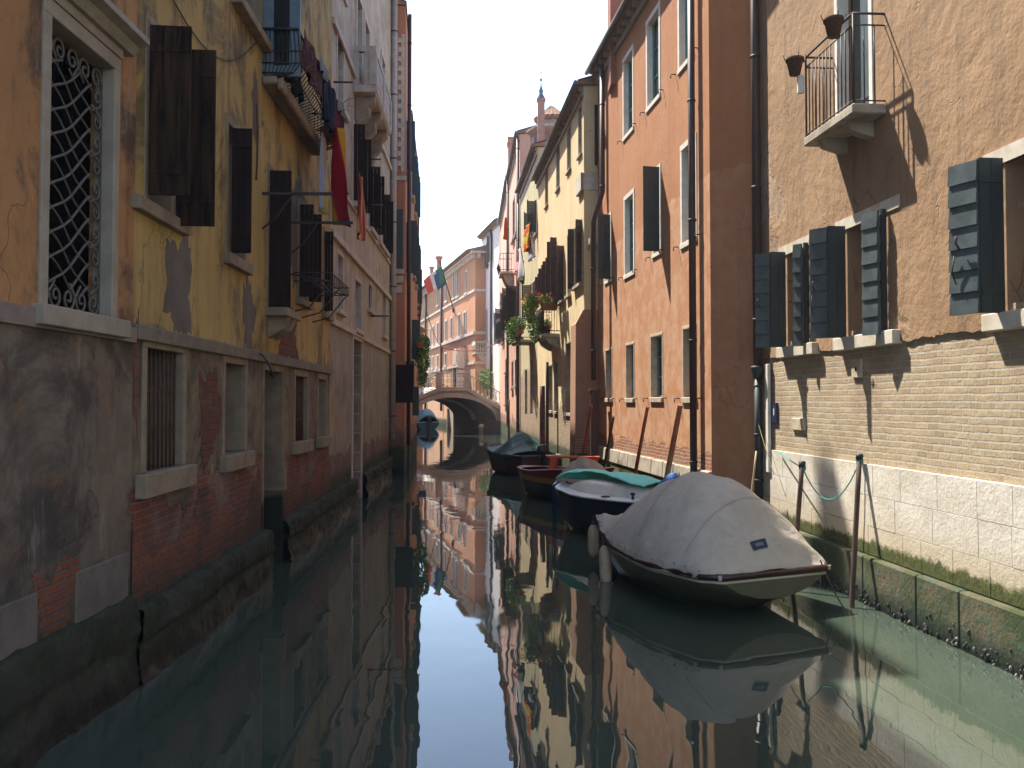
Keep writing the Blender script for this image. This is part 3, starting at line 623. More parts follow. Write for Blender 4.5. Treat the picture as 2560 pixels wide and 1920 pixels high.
def plant_box(name, label, house, x0, x1, y, z, blobs, nleaf, leafsize, flowers=(), planter=True, group=None, cat='plant', rot=0):
    c = house.loc((x0+x1)/2, y, z); e = empty(name, label, cat, c, math.atan2(house.t.y, house.t.x), group); hx = (x1-x0)/2
    if planter:
        m = MB(); m.hexa([(-hx*.94, -.10, -.18), (hx*.94, -.10, -.18), (hx*.94, .10, -.18), (-hx*.94, .10, -.18), (-hx, -.13, .02), (hx, -.13, .02), (hx, .13, .02), (-hx, .13, .02)]); m.box(-hx-.015, hx+.015, -.145, .145, .02, .05)
        if rot: m.v = [(b_*1.2-.28, a_*.62, c_) for a_, b_, c_ in m.v]
        m.obj('planter', M['terracotta'], e)
    m = MB(); k = MB()
    tot = sum(b[4] for b in blobs)
    for bx, by, bz, (rx, ry, rz_), wgt in blobs:
        for i in range(int(nleaf*wgt/tot)):
            d = Vector((rnd.gauss(0, 1), rnd.gauss(0, 1), rnd.gauss(0, 1))); d.normalize(); r_ = rnd.uniform(.45, 1.05)**.6
            m.leaf((bx+d.x*rx*r_, by+d.y*ry*r_, bz+d.z*rz_*r_), leafsize*rnd.uniform(.7, 1.4), rnd.randint(0, 1))
        for s_ in range(3): k.tube([(bx*.4, by*.4, 0), (bx*.8, by, bz*.6), (bx+rnd.uniform(-.5, .5)*rx, by, bz+rnd.uniform(-.5, .5)*rz_)], .008, 5)
    m.obj('foliage', [M['leaf'], M['leaf2']], e); k.obj('stem', M['leaf'], e)
    if flowers:
        m = MB()
        for bx, by, bz, (rx, ry, rz_), cnt, mi in flowers:
            for i in range(cnt):
                d = Vector((rnd.gauss(0, 1), rnd.gauss(0, 1), rnd.gauss(0, 1))); d.normalize()
                p = Vector((bx+d.x*rx*1.15, by+d.y*ry*1.15, bz+abs(d.z)*rz_*1.2 if d.z > -.3 else bz+d.z*rz_))
                for q in range(4): m.leaf(p+Vector((rnd.gauss(0, .02), rnd.gauss(0, .02), rnd.gauss(0, .02))), .085, mi)
        m.obj('blossom', [M['petal_y'], M['petal_p']], e)
    return e
plant_box('window_box_plant', 'yellow and pink flowers trailing from a terracotta trough on the yellow house balcony', R3, xb0-.05, xb0+.75, .34, zb0+.98,
    [(-.25, .0, .14, (.28, .42, .17), 3), (-.25, .55, .10, (.35, .25, .26), 3), (-.1, .62, -.25, (.3, .2, .35), 3), (.1, .50, -.7, (.28, .2, .4), 2.5), (.2, .42, -1.0, (.25, .18, .25), 1.5), (.6, .5, .1, (.5, .25, .2), 2)], 2300, .085,
    [(-.3, -.05, .2, (.28, .4, .16), 26, 0), (-.3, .35, .2, (.3, .35, .2), 22, 1), (-.25, .65, .0, (.3, .22, .32), 26, 0), (-.2, .6, .1, (.3, .25, .3), 10, 1)], rot=math.pi/2)
for i, (dx, dz) in enumerate(((.25, .12), (.62, .12))):
    p = R3.loc(xb0+dx, .38, zb0+.03); e = empty('flower_pot', ('terracotta pot with red geranium on near end of the yellow house balcony', 'terracotta pot with small plant on middle of the yellow house balcony floor')[i], 'flower pot', p, 0, 'pots on the yellow house balcony')
    m = MB(); m.lathe([(.09, 0), (.13, .22), (.145, .22), (.145, .27), (.12, .27), (0, .24)], (0, 0, 0), 14); m.obj('pot', M['terracotta'], e)
    m = MB()
    for q in range(90): d = Vector((rnd.gauss(0, .09), rnd.gauss(0, .09), abs(rnd.gauss(0, .11)))); m.leaf((d.x, d.y, .3+d.z), .08, rnd.randint(0, 1))
    m.obj('foliage', [M['leaf'], M['leaf2']], e)

# ---- olive house, pink houses, white house
R4 = House('olive_house', 'narrow olive-yellow house with exposed brick foot between the yellow and pink houses', (1.04, 38.4), (.39, 47.0), 12.75,
    wall_mat('olive_plaster', (.54, .47, .28), (.45, .38, .22), (.20, .17, .11), .55, peel=(2.6, 5.2, .7, ((.36, .25, .14), (.27, .18, .10), (.42, .36, .27)), (3, 1, 7)), wet=(.8, 1.6, .6), moss=(.9, 1.2)))
for u0, u1, vt, vb in ((1337, 1341.5, 505, 585), (1329, 1333, 535, 600)):
    r = R4.rect(u0, u1, vt, vb); window(R4, r, .2, .05, .012, M['istria'], 'dark', M['greenwood'], sill=(.06, .07, .04), shutters=[((r[0]-.02, .03), (r[0]-.06, .4), r[2], r[3], 'louvre', 8)], smat=M['greenwood'])
r = R4.rect(1331, 1338, 705, 800); window(R4, r, .2, .06, .012, M['istria'], 'dark', M['greenwood'], sill=(.06, .07, .04), shutters=[((r[1]+.02, .03), (r[1]+.1, .45), r[2], r[3], 'louvre', 8)], smat=M['greenwood'])
for u0, u1, vt, vb in ((1326, 1332, 905, 1035), (1313, 1318, 925, 1035)):
    r = R4.rect(u0, u1, vt, vb); window(R4, r, .25, .06, .012, M['istria_dirty'], 'dark', None, sill=None)
xa, xb_ = R4.sz(1337, 820)[0], R4.sz(1308, 820)[0]
xb_ = min(xb_, R4.L-.2)
m = MB(); m.box(xa, xa+2.6, 0, .6, 4.95, 5.05); m.obj('balcony_slab', M['istria_dirty'], R4.root, bevel=.012)
m = MB()
for z in (5.85, 5.15): m.tube([(xa+.03, 0, z), (xa+.03, .57, z), (xa+2.57, .57, z), (xa+2.57, 0, z)], .015, 6)
for i in range(20): m.tube([(xa+.03+2.54*i/19, .57, 5.05), (xa+.03+2.54*i/19, .57, 5.85)], .009, 5)
m.obj('railing', M['iron'], R4.root)
plant_box('window_box_plant', 'leafy green plants spilling over the olive house balcony with one red bloom', R4, xa+.1, xa+2.5, .62, 5.45,
    [(-.7, .1, .2, (.55, .4, .4), 3), (.3, .1, .15, (.6, .4, .35), 3), (.95, .1, .1, (.4, .35, .35), 2), (-.2, .15, -.3, (.8, .35, .3), 2)], 1900, .12, [(-.6, .2, .45, (.15, .15, .1), 5, 1)])
pipe(R4, [(R4.L-.1, .1, 12.2), (R4.L-.1, .1, .8)], .07)
R4.finish(); R4.roof(.15, 17)
R5 = House('pink_house', 'salmon pink house with iron corner balcony and washing hung outside', (.39, 47.0), (-.15, 57.0), 15.7,
    wall_mat('salmon_plaster', (.64, .37, .265), (.57, .32, .22), (.30, .19, .14), .35, peel=(.8, 2.6, .8, brickset(1.2), (7, 2, 2)), moss=(.9, 1.2)))
R7 = House('peach_house', 'peach plastered house with two long brown shuttered windows beside the bridge', (-.15, 57.0), (-.86, 72.4), 15.9,
    wall_mat('peach_plaster', (.66, .40, .295), (.59, .35, .25), (.33, .20, .15), .3, peel=(.8, 2.6, .8, brickset(1.2), (4, 2, 9)), moss=(.9, 1.2)))
for hs, rows in ((R5, ((1290.5, 1295, 505, 585, 0), (1282.5, 1287, 500, 600, 0), (1288, 1295, 720, 820, 1), (1277.5, 1283, 725, 822, 1), (1288, 1292.5, 900, 965, 0), (1279.5, 1283.5, 905, 970, 0))), (R7, ((1246, 1249.2, 590, 680, 0), (1256.3, 1260.5, 776, 856, 1), (1239.5, 1242.5, 784, 862, 0), (1264.2, 1268, 898, 930, 0), (1263, 1266, 940, 1010, 0)))):
    for u0, u1, vt, vb, shut in rows:
        r = hs.rect(u0, u1, vt, vb); r = (max(.1, r[0]), min(hs.L-.1, r[1]), r[2], r[3])
        wv = (r[1]-r[0])
        sh = [((r[0]-.03, .03), (r[0]-.12, .62), r[2], r[3], 'louvre', 8), ((r[1]+.03, .03), (r[1]+.12, .62), r[2], r[3], 'louvre', 8)] if shut else ()
        window(hs, r, .22, .10, .02, M['istria_dirty'], 'dark', M['brownwood'], sill=(.14, .12, .08), shutters=sh, smat=M['brownwood'])
pipe(R5, [(.15, .1, 15.6), (.15, .1, 1.0)], .08); pipe(R7, [(.2, .1, 15.8), (.2, .1, 1.0)], .08)
# high iron balcony on the pink house
xa = R5.sz(1282, 660)[0]; zb = 9.6
m = MB(); m.box(xa-1.1, xa+1.1, 0, .75, zb-.12, zb); m.prism([(xa-.9, .001, zb-.12), (xa-.9, .6, zb-.12), (xa-.9, .4, zb-.6), (xa-.9, .001, zb-1.0)], (.3, 0, 0)); m.prism([(xa+.6, .001, zb-.12), (xa+.6, .6, zb-.12), (xa+.6, .4, zb-.6), (xa+.6, .001, zb-1.0)], (.3, 0, 0)); m.obj('balcony_slab', M['istria'], R5.root)
m = MB()
for z in (zb+1.0, zb+.1): m.tube([(xa-1.07, 0, z), (xa-1.07, .72, z), (xa+1.07, .72, z), (xa+1.07, 0, z)], .02, 6)
for i in range(16):
    x = xa-1.07+2.14*i/15; m.tube([(x, .72, zb), (x, .80, zb+.25), (x, .86, zb+.45), (x, .72, zb+1.0)], .012, 5)
for k in range(1, 5): m.tube([(xa-1.07, .72*k/5, zb), (xa-1.07, .72*k/5, zb+1.0)], .012, 5)
m.obj('railing', M['iron'], R5.root)
R5.finish(); R5.roof(.15, 17); R7.finish(); R7.roof(.15, 17)
p = at(1270, 560, 60); chimney('chimney', 'plain pink square chimney on the peach house roof', (.2, 58.5), .9, .9, 15.6, 18.2, simple('pink_chimney_plaster', (.45, .23, .16)), 0, False)
R6 = House('white_house', 'tall white plastered house with a small white stone balcony beyond the bridge', (-.92, 76.0), (-2.65, 84.3), 16.9,
    wall_mat('white_plaster', (.74, .70, .66), (.66, .62, .58), (.45, .40, .36), .25), back=8)
for u0, u1, vt, vb, shut in ((1225.5, 1229.5, 585, 655, 1), (1215.5, 1219, 612, 672, 1), (1225.5, 1229, 765, 845, 0), (1215.5, 1219, 775, 850, 0), (1228, 1231.5, 955, 1000, 0), (1218.5, 1222, 955, 1000, 0), (1228, 1232, 890, 930, 0)):
    r = R6.rect(u0, u1, vt, vb); r = (max(.1, r[0]), min(R6.L-.1, r[1]), r[2], r[3])
    window(R6, r, .2, .10, .02, M['istria'], 'dark', M['greenwood'], sill=(.12, .10, .05), shutters=[((r[0]-.03, .03), (r[0]-.5, .20), r[2], r[3], 'louvre', 8), ((r[1]+.03, .03), (r[1]+.5, .20), r[2], r[3], 'louvre', 8)] if shut else (), smat=M['greenwood'])
xa = R6.sz(1212, 860)[0]; xa = min(xa, R6.L-1.0); zb = 6.7
m = MB(); m.box(xa-.8, xa+.8, 0, 1.0, zb-.15, zb); m.prism([(xa-.6, .001, zb-.15), (xa-.6, .8, zb-.15), (xa-.6, .3, zb-.9), (xa-.6, .001, zb-1.1)], (1.2, 0, 0))
for i in range(8): x = xa-.75+1.5*i/7; m.lathe([(.05, 0), (.08, .25), (.045, .5), (.08, .8)], (x, .93, zb), 8)
for k in range(4): m.lathe([(.05, 0), (.08, .25), (.045, .5), (.08, .8)], (xa-.75, .1+.83*k/4, zb), 8); m.lathe([(.05, 0), (.08, .25), (.045, .5), (.08, .8)], (xa+.75, .1+.83*k/4, zb), 8)
m.box(xa-.82, xa+.82, .86, 1.0, zb+.8, zb+.95); m.box(xa-.82, xa-.68, 0, .86, zb+.8, zb+.95); m.box(xa+.68, xa+.82, 0, .86, zb+.8, zb+.95)
m.obj('stone_balcony', M['istria'], R6.root)
pipe(R6, [(3.6, .1, 16.8), (3.6, .1, 2.0)], .09)
R6.finish(); R6.roof(.4, 15)
# tiled turret behind the olive house
TS = .86
e = empty('octagonal_turret', 'small octagonal brick turret with tiled roof rising behind the olive house', 'tower', (1.80, 43.4, 2.3)); e.scale = (TS, TS, TS)
def _oct(m, prof): m.lathe(prof, (0, 0, 0), 8); m.sm = [False]*len(m.f)
m = MB(); _oct(m, [(1.12, 9.0), (1.12, 14.5)]); m.obj('brick_drum', wall_mat('turret_brick_plaster', (.30, .19, .14), (.24, .15, .11), (.14, .10, .08), .6, peel=(8, 30, .8, brickset(1.0), (2, 2, 2))), e)
m = MB(); _oct(m, [(1.14, 14.3), (1.35, 14.45), (1.35, 14.55), (.80, 14.75), (.78, 15.15)]); m.obj('lower_cornice', M['soffit'], e)
m = MB()
def _tr(a, c):
    w_ = a*2*math.pi; r_ = .95*(1-c)+.06*c; return (r_*math.cos(w_), r_*math.sin(w_), 15.15+.72*c+.045*abs(math.sin(a*22*math.pi)))
m.grid(_tr, 132, 4); m.lathe([(.85, 15.0), (.93, 15.1), (.93, 15.15)], (0, 0, 0), 24); m.obj('tiled_roof', M['tile'], e)
for a in range(8):
    w_ = R(22.5+45*a); m = MB(); c = Vector((math.cos(w_), math.sin(w_), 0)); s_ = Vector((-c.y, c.x, 0)); b0 = c*1.04
    Q = lambda k, o, z: b0+s_*k+c*o+Vector((0, 0, z))
    m.hexa([Q(-.18, 0, 13.1), Q(.18, 0, 13.1), Q(.18, .03, 13.1), Q(-.18, .03, 13.1), Q(-.18, 0, 14.1), Q(.18, 0, 14.1), Q(.18, .03, 14.1), Q(-.18, .03, 14.1)]); m.obj('window', M['greypipe'], e)
e2 = empty('chimney', 'slender pink chimney with pointed blue-grey finial in front of the turret', 'chimney', (1.26, 41.2, 11.5))
m = MB(); m.box(-.15, .15, -.15, .15, 0, 4.0); m.box(-.19, .19, -.19, .19, 4.0, 4.08); m.obj('stack', simple('pink_stack', (.42, .24, .19)), e2)
m = MB(); m.lathe([(.17, 4.08), (.16, 4.16), (.07, 4.34), (.11, 4.42), (.05, 4.58), (.025, 4.7), (.015, 4.86), (.07, 4.93), (.015, 5.0), (.01, 5.2), (.04, 5.23), (.005, 5.3)], (0, 0, 0), 12); m.obj('finial', simple('blue_grey_lead', (.12, .17, .20), (.08, .11, .13), .5, .5, metal=.3), e2)
# ================================================================= LEFT SIDE  (wall x runs from the far end towards the camera)
def lx(h, Y): return (h.P0.y-Y)/abs(h.t.y)
grey = (.185, .14, .10); grey2 = (.12, .093, .072)
# ---- orange house with ornate grille
L1 = House('orange_house', 'ochre orange house with scrolled iron window grille above stained grey cement, nearest on the left', (-3.37, 8.52), (-3.37, 1.5), 14.0,
    wall_mat('orange_ochre_plaster', (.41, .20, .078), (.34, .16, .062), (.17, .10, .06), .25, lower=(3.08, .04, grey, grey2),
        moss=(.78, 1.05), wet=(.7, 1.8, .7), bump=.7, bscale=8, grime=.85, gcol=(.05, .041, .034), salt=.6, scol=(.30, .25, .195)))
x0, x1, z0, z1 = lx(L1, 8.02), lx(L1, 6.91), 3.19, 5.31
wo = window(L1, (x0, x1, z0, z1), .20, .115, .02, simple('pale_window_stone', (.33, .27, .20), (.26, .21, .155), .8, .2, 4, .3), 'dark', None, sill=(.10, .15, .09))
m = MB(); m.box(x0-.13, x1+.13, .001, .03, z1+.12, z1+.20); m.prism([(x0-.28, .001, z1+.20), (x0-.28, .07, z1+.20), (x0-.28, .12, z1+.27), (x0-.28, .20, z1+.30), (x0-.28, .20, z1+.35), (x0-.28, .001, z1+.37)], (x1-x0+.56, 0, 0)); m.obj('cornice', simple('cornice_stone', (.32, .265, .20), (.24, .20, .15)), L1.root)
g = MB(); y = -.09
def gz(fn, a0, a1, r_, n=24):
    pts = [(x1-a, y, fn(a)) for a in [a0+(a1-a0)*i/n for i in range(n+1)]]
    run = []
    for p in pts+[None]:
        if p is not None and z0+.16 < p[2] < z1-.18: run.append(p)
        else:
            if len(run) > 1: g.tube(run, r_, 6)
            run = []
W_ = x1-x0
for k in range(-3, 13): gz(lambda a: z0-.15+.185*k+.62*a+.026*math.sin(2*math.pi*a/.70), .03, W_-.22, .011)
for k in range(0, 18): gz(lambda a: z0-.0+.185*k-.62*a-.02*math.sin(2*math.pi*a/.5), .02, W_-.2, .008)
def spiral(cx, cz, r0, turns, a0, sgn, tail=None):
    n = int(28*turns); pts = []
    for i in range(n+1):
        k = i/n; w_ = a0+sgn*2*math.pi*turns*k; r_ = r0*(1-.85*k); pts.append((cx+r_*math.cos(w_), y, cz+r_*math.sin(w_)))
    if tail: pts = [(t[0], y, t[1]) for t in tail]+pts
    g.tube(pts, .011, 6)
for zc, s_ in ((z1-.13, 1), (z0+.11, -1)):
    for i in range(5):
        c = x0+.12+(W_-.24)*i/4; spiral(c, zc, .095, 1.4, (0 if i % 2 else math.pi), s_*(1 if i % 2 else -1), [(c+(.2 if i % 2 else -.2), zc+s_*-.12)])
for i in range(9):
    c = z0+.30+(z1-z0-.6)*i/8; spiral(x0+.10, c, .075, 1.3, math.pi/2*(1 if i % 2 else -1), 1 if i % 2 else -1, [(x0+.2, c+(.12 if i % 2 else -.12))])
g.box(x0+.005, x0+.02, y-.008, y+.008, z0+.01, z1-.01); g.box(x1-.02, x1-.005, y-.008, y+.008, z0+.01, z1-.01)
g.obj('scrolled_grille', simple('grey_brown_iron', (.13, .105, .085), (.085, .065, .05), .6, .35, 12, .3, .004), wo)
m = MB(); m.box(0, L1.L, .001, .035, 3.02, 3.155); m.obj('band_course', simple('dull_band_cement', (.25, .185, .14), (.19, .14, .11), .9), L1.root)
# patches of brick showing where the cement fell off
def patch(h, cx, cz, rx, rz, mat, y=.004, name='exposed_brick_patch', seed=1, n=90, th=.01):
    m = MB(); pts = []
    for i in range(n):
        w_ = 2*math.pi*i/n; k = 1+.55*mnoise.fractal(Vector((math.cos(w_)*1.3+seed, math.sin(w_)*1.3, seed*.7)), .8, 2.0, 6); c_, s_ = math.cos(w_), math.sin(w_)
        pts.append((cx+rx*k*abs(c_)**.75*math.copysign(1, c_), -th, cz+rz*k*abs(s_)**.75*math.copysign(1, s_)))
    m.prism(pts[::-1], (0, th+y, 0)); return m.obj(name, mat, h.root)
def bmat(name, k=1.0, light=.4):
    t = MT(name, .92, .2); c, f = t.brick((.27*k, .078*k, .032*k), (.18*k, .058*k, .028*k), (.13*k, .105*k, .09*k), wob=.03)
    n = t.noise(3, 7, .7); n2 = t.noise(16, 6, .7)
    c = t.mx(t.rng(n, .5, .7, 0, light), c, (.22, .155, .11)); c = t.mx(t.rng(n2, .5, .72, 0, .6), c, (.05, .03, .024)); g_ = t.noise(1.1, 8, .72, off=(3, 1, 1)); c = t.mx(t.rng(g_, .46, .62, 0, .7), c, (.06, .046, .038)); c = t.mx(t.rng(t.z, .6, 1.2, .6, 0), c, (.03, .026, .018))
    return t.done(c, t.ma('ADD', t.ma('MULTIPLY', f, -.8), n2), .9, .03)
M['redbrick'] = bmat('red_canal_brick')
patch(L1, lx(L1, 7.15), 1.05, .30, .28, M['redbrick'], seed=3)
for i, (ya, yb, za, zb) in enumerate(((7.45, 8.45, .78, 1.18), (6.2, 6.85, .75, 1.15))): m = MB(); m.box(lx(L1, yb), lx(L1, ya), -.05, .018, za, zb); m.obj('cement_repair', simple('pale_cement_'+str(i), (.155, .125, .10), (.11, .09, .078), .95, .15, 3, .7), L1.root, bevel=.01)
M['mossdark'] = moss_mat('dark_mossy_footing', (.034, .028, .018), (.018, .022, .008), (.007, .008, .006), fleck=(.030, .045, .014))
def footing(h, xa, xb, ztop, out, seed=0, step=.05):
    m = MB(); nx = max(4, int((xb-xa)/step)); prof = [(-.25, 1.0), (.55, 1.0), (.9, .96), (1.0, .85), (1.03, .6), (.80, .52), (.86, .40), (.95, .2), (1.0, .0), (1.0, -1.0)]
    def f(a_, b_):
        k = b_*(len(prof)-1); i = min(int(k), len(prof)-2); o_, z_ = lerp_(prof[i], prof[i+1], k-i); x = xa+(xb-xa)*a_
        n1 = mnoise.fractal(Vector((x*1.1+seed, z_*1.5, seed)), .9, 2.0, 6); n2 = mnoise.fractal(Vector((x*5+seed, z_*4, 3)), .9, 2.0, 4)
        blk = .03*math.sin(x*1.9+seed)*(1 if z_ > 0 else .3)
        return (x, out*o_+(.05*n1+.02*n2+blk)*(1 if o_ > 0 else 0), ztop*z_+(.04*n1+.03*n2)*(1 if z_ > .5 else .2))
    m.grid(f, nx, 27); return m.obj('mossy_footing', M['mossdark'], h.root)
def lerp_(p, q, k): return (p[0]+(q[0]-p[0])*k, p[1]+(q[1]-p[1])*k)
footing(L1, 0, L1.L, .80, .09, 3)
L1.finish(); L1.roof(.5, 17)
# ---- yellow house on the left
yel = wall_mat('old_yellow_plaster', (.44, .30, .10), (.36, .235, .08), (.13, .09, .055), .85, lower=(3.2, .25, (.21, .15, .10), (.13, .095, .068)),
    blotch=[(.61, (.19, .15, .115), .42, (4, 1, 8)), (.70, (.14, .115, .095), 1.1, (9, 4, 4))], peel=(.9, 2.6, .75, ((.22, .055, .028), (.15, .045, .028), (.17, .13, .11)), (6, 0, 2)), wet=(.6, 1.7, .75), moss=(.74, 1.0), bump=.8, bscale=8, grime=.7, salt=.25)
L2 = House('old_yellow_house', 'peeling ochre yellow house with dark wooden shutters, cluttered balcony and red brick foot', (-3.74, 19.7), (-3.37, 8.52), 15.5, yel)
pale = simple('worn_pale_stone', (.265, .20, .13), (.185, .14, .095), .85, .2, 4, .4)
def lw(h, Ya, Yb, z0, z1, **k): return window(h, (lx(h, Yb), lx(h, Ya), z0, z1), **k)
def lleaf(Y, w_, z0, z1, lean=.0, h=None, style='v', nb=3): x = lx(h, Y); return ((x, .03), (x-lean, .03+w_), z0, z1, style, nb)
lw(L2, 8.82, 9.52, 4.34, 6.02, d=.25, fw=.08, proud=.01, fmat=pale, pane='dark', sill=(.08, .13, .30), shutters=[lleaf(8.78, .37, 4.40, 5.98, .03, L2), lleaf(9.58, .38, 4.26, 6.05, .02, L2)], smat=M['oldwood'])
lw(L2, 11.62, 12.5, 4.3, 5.9, d=.25, fw=.10, proud=.015, fmat=pale, pane='dark', sill=(.09, .14, .05), shutters=[lleaf(11.72, .24, 4.32, 5.86, .02, L2)], smat=M['brownwood'])
lw(L2, 13.9, 14.6, 3.85, 5.88, d=.25, fw=.09, proud=.015, fmat=pale, pane='dark', sill=(.32, .12, .10), shutters=[lleaf(13.84, .31, 3.86, 5.85, .02, L2)], smat=M['brownwood'])
lw(L2, 16.2, 17.0, 4.25, 5.86, d=.25, fw=.09, proud=.015, fmat=pale, pane='dark', sill=(.10, .12, .08), shutters=[lleaf(16.2, .22, 4.27, 5.84, .02, L2), lleaf(17.06, .22, 4.27, 5.84, .02, L2)], smat=M['brownwood'])
lw(L2, 18.8, 19.4, 4.25, 5.86, d=.25, fw=.08, proud=.015, fmat=pale, pane='dark', sill=(.10, .12, .08), shutters=[lleaf(18.8, .16, 4.27, 5.84, .02, L2)], smat=M['brownwood'])
for x in (lx(L2, 14.25)-.30, lx(L2, 14.25)+.12):
    m = MB(); m.prism([(x, .001, 3.73), (x, .30, 3.73), (x, .22, 3.55), (x, .001, 3.42)], (.22, 0, 0)); m.obj('sill_bracket', M['stone_brown'], L2.root)
# ground floor openings
o = lw(L2, 8.86, 9.95, 1.84, 3.0, d=.42, fw=.11, proud=.015, fmat=pale, pane='dark', sill=(.10, .22, .12), bars=True)
M['board'] = simple('brown_board', (.13, .085, .055), (.085, .055, .04), .8, .2, 4, .4, .01, sc=(1, 1, .2))
lw(L2, 11.6, 12.6, 1.85, 2.97, d=.30, fw=.10, proud=.015, fmat=pale, pane='board', sill=(.10, .2, .08))
wdm = MT('jamb_stone_with_algae', .88, .2); _n = wdm.noise(3, 7, .65); wdm.done(wdm.mx(wdm.rng(wdm.ma('ADD', wdm.z, wdm.ma('MULTIPLY', wdm.ma('SUBTRACT', _n, .5), .3)), 1.0, 1.12), (.022, .022, .014), wdm.mx(wdm.rng(_n, .35, .65), (.25, .18, .115), (.16, .115, .075))), _n, .5, .03)
wdo = lw(L2, 13.7, 14.95, -1.0, 2.95, d=.42, fw=.10, proud=.015, fmat=wdm.m, pane='dark', sill=None, name='water_door')
m = MB(); m.box(lx(L2, 14.95)+.005, lx(L2, 14.95)+.07, -.40, .05, 1.12, 1.55); m.box(lx(L2, 14.95)-.14, lx(L2, 14.95)-.001, .001, .06, 1.12, 1.55); m.obj('jamb_base', wdm.m, wdo)
lw(L2, 16.0, 17.1, 1.82, 2.93, d=.34, fw=.10, proud=.015, fmat=pale, pane='board', sill=(.10, .2, .08), bars=True)
lw(L2, 18.3, 19.2, 1.82, 2.93, d=.30, fw=.10, proud=.015, fmat=pale, pane='board', sill=(.10, .2, .08))
m = MB(); m.box(0, L2.L, .001, .06, 3.05, 3.19); m.obj('string_course', simple('string_course_stone', (.20, .155, .105), (.14, .11, .08), .9), L2.root, bevel=.01)
# bare brick zone at the foot
def rag(h, xa, xb, ztop_fn, zb, mat, name, y=.012, step=.16):
    m = MB(); x = xa; z = ztop_fn(xa)
    while x < xb:
        x2 = min(xb, x+step*rnd.uniform(.6, 1.4)); z2 = ztop_fn(x2)+rnd.uniform(-.07, .07)
        m.quad((x2, y, zb), (x, y, zb), (x, y, z), (x2, y, z2)); m.quad((x2, y, z2), (x, y, z), (x, -.01, z), (x2, -.01, z2)); x, z = x2, z2
    return m.obj(name, mat, h.root)
rag(L2, lx(L2, 13.55), L2.L-.02, lambda x: 1.25+.22*math.sin(x*2.3)+.08*math.sin(x*5.1), .55, M['redbrick'], 'bare_brick_foot')
rag(L2, .05, lx(L2, 15.1), lambda x: 1.2+.2*math.sin(x*1.7), .55, M['redbrick'], 'bare_brick_foot')
patch(L2, lx(L2, 10.9), 2.25, .38, .5, bmat('lime_stained_brick', .75, .5), seed=8)
patch(L2, lx(L2, 15.5), 3.5, .8, .45, bmat('faded_pink_brick', .85, .6), seed=12)
gp = wall_mat('bare_grey_render', (.16, .125, .095), (.115, .09, .07), (.06, .05, .042), .6, grime=.5)
for cx_, cz_, rx_, rz_, sd_ in ((9.85, 3.72, .40, .48, 31), (12.75, 3.68, .30, .45, 33), (16.0, 5.2, .45, .9, 35), (13.0, 6.6, .12, .4, 37)): patch(L2, lx(L2, cx_), cz_, rx_, rz_, gp, name='bare_render_patch', seed=sd_)
patch(L2, lx(L2, 8.62), 2.7, .05, .5, M['redbrick'], seed=5)
footing(L2, lx(L2, 13.62), L2.L, .68, .16, 9); footing(L2, 0, lx(L2, 15.0), .66, .15, 14)
# upper window and french window with glass leaf and iron cage balcony
lw(L2, 11.9, 13.25, 7.55, 9.6, d=.25, fw=.10, proud=.015, fmat=pale, pane='dark', sill=(.14, .12, .10))
fd = lw(L2, 13.5, 14.7, 7.08, 9.5, d=.25, fw=.08, proud=.01, fmat=pale, pane='dark', sill=None, name='french_window')
m = MB(); x = lx(L2, 13.42)
for a, b_ in ((.02, .155), (.38, .53)): m.box(x-.045, x, a, b_, 7.10, 9.45)
m.box(x-.044, x-.001, .155, .38, 7.10, 7.25); m.box(x-.044, x-.001, .155, .38, 9.3, 9.45); m.obj('door_leaf', simple('blue_grey_stile_paint', (.13, .17, .21), (.10, .13, .165), .5, .4), fd)
m = MB(); m.box(x-.03, x-.015, .15, .385, 7.25, 9.3); m.obj('glass_leaf', M['glass'], fd)
xa, xb = lx(L2, 17.4), lx(L2, 13.38)
m = MB(); m.box(xa, xb, .001, .22, 6.98, 7.09); m.box(xa, xb, .22, .30, 6.90, 7.06); bs = m.obj('balcony_slab', M['stone_brown'], L2.root, bevel=.02)
m = MB()
prof = [(.24, 7.06), (.44, 7.14), (.54, 7.28), (.53, 7.45), (.50, 7.75)]
n = 30
for i in range(n+1):
    x = xa+.02+(xb-xa-.04)*i/n; m.tube([(x, a, b_) for a, b_ in prof], .008, 5)
for a, b_ in prof: m.tube([(xa+.02, a, b_), (xb-.02, a, b_)], .009, 5)
for k in range(1, 9):
    for x in (xa+.02, xb-.02): m.tube([(x, a*k/9, b_) for a, b_ in prof], .007, 5)
for x in (xa+.02, xb-.02):
    for a, b_ in prof: m.tube([(x, 0, b_), (x, a, b_)], .009, 5)
m.tube([(xa, 0, 7.76), (xa, .50, 7.76), (xb, .50, 7.76), (xb, 0, 7.76)], .017, 6)
m.obj('iron_cage', M['iron'], L2.root)
L2.finish(); L2.roof(.5, 17)
# rugs, washing and plants on that balcony
def cloth(name, label, cat, house, x0, x1, y, zt, zb, mat, amp=.05, waves=3, group=None, flare=0.0, over=.0, seed=0):
    c = house.loc((x0+x1)/2, y, zt); e_ = math.atan2(house.t.y, house.t.x); m = MB(); hx = (x1-x0)/2; H_ = zt-zb
    def f(a, b_):
        u_ = (b_-.5)*2; k = 1+flare*a
        yy = amp*(.3+a)*math.sin(waves*math.pi*u_+seed+a*1.5)+amp*.5*math.sin(2.3*waves*u_+seed*2+a*4)
        return (u_*hx*k+.06*a*math.sin(seed*3+a*3), yy+over*(1-a), -H_*a-.04*math.sin(u_*4+seed)*a)
    m.grid(f, 20, 24)
    o = m.obj(name, mat); o.location = c; o.rotation_euler = (0, 0, e_)
    s_ = o.modifiers.new('solid', 'SOLIDIFY'); s_.thickness = .006
    return tag(o, label, cat, group)
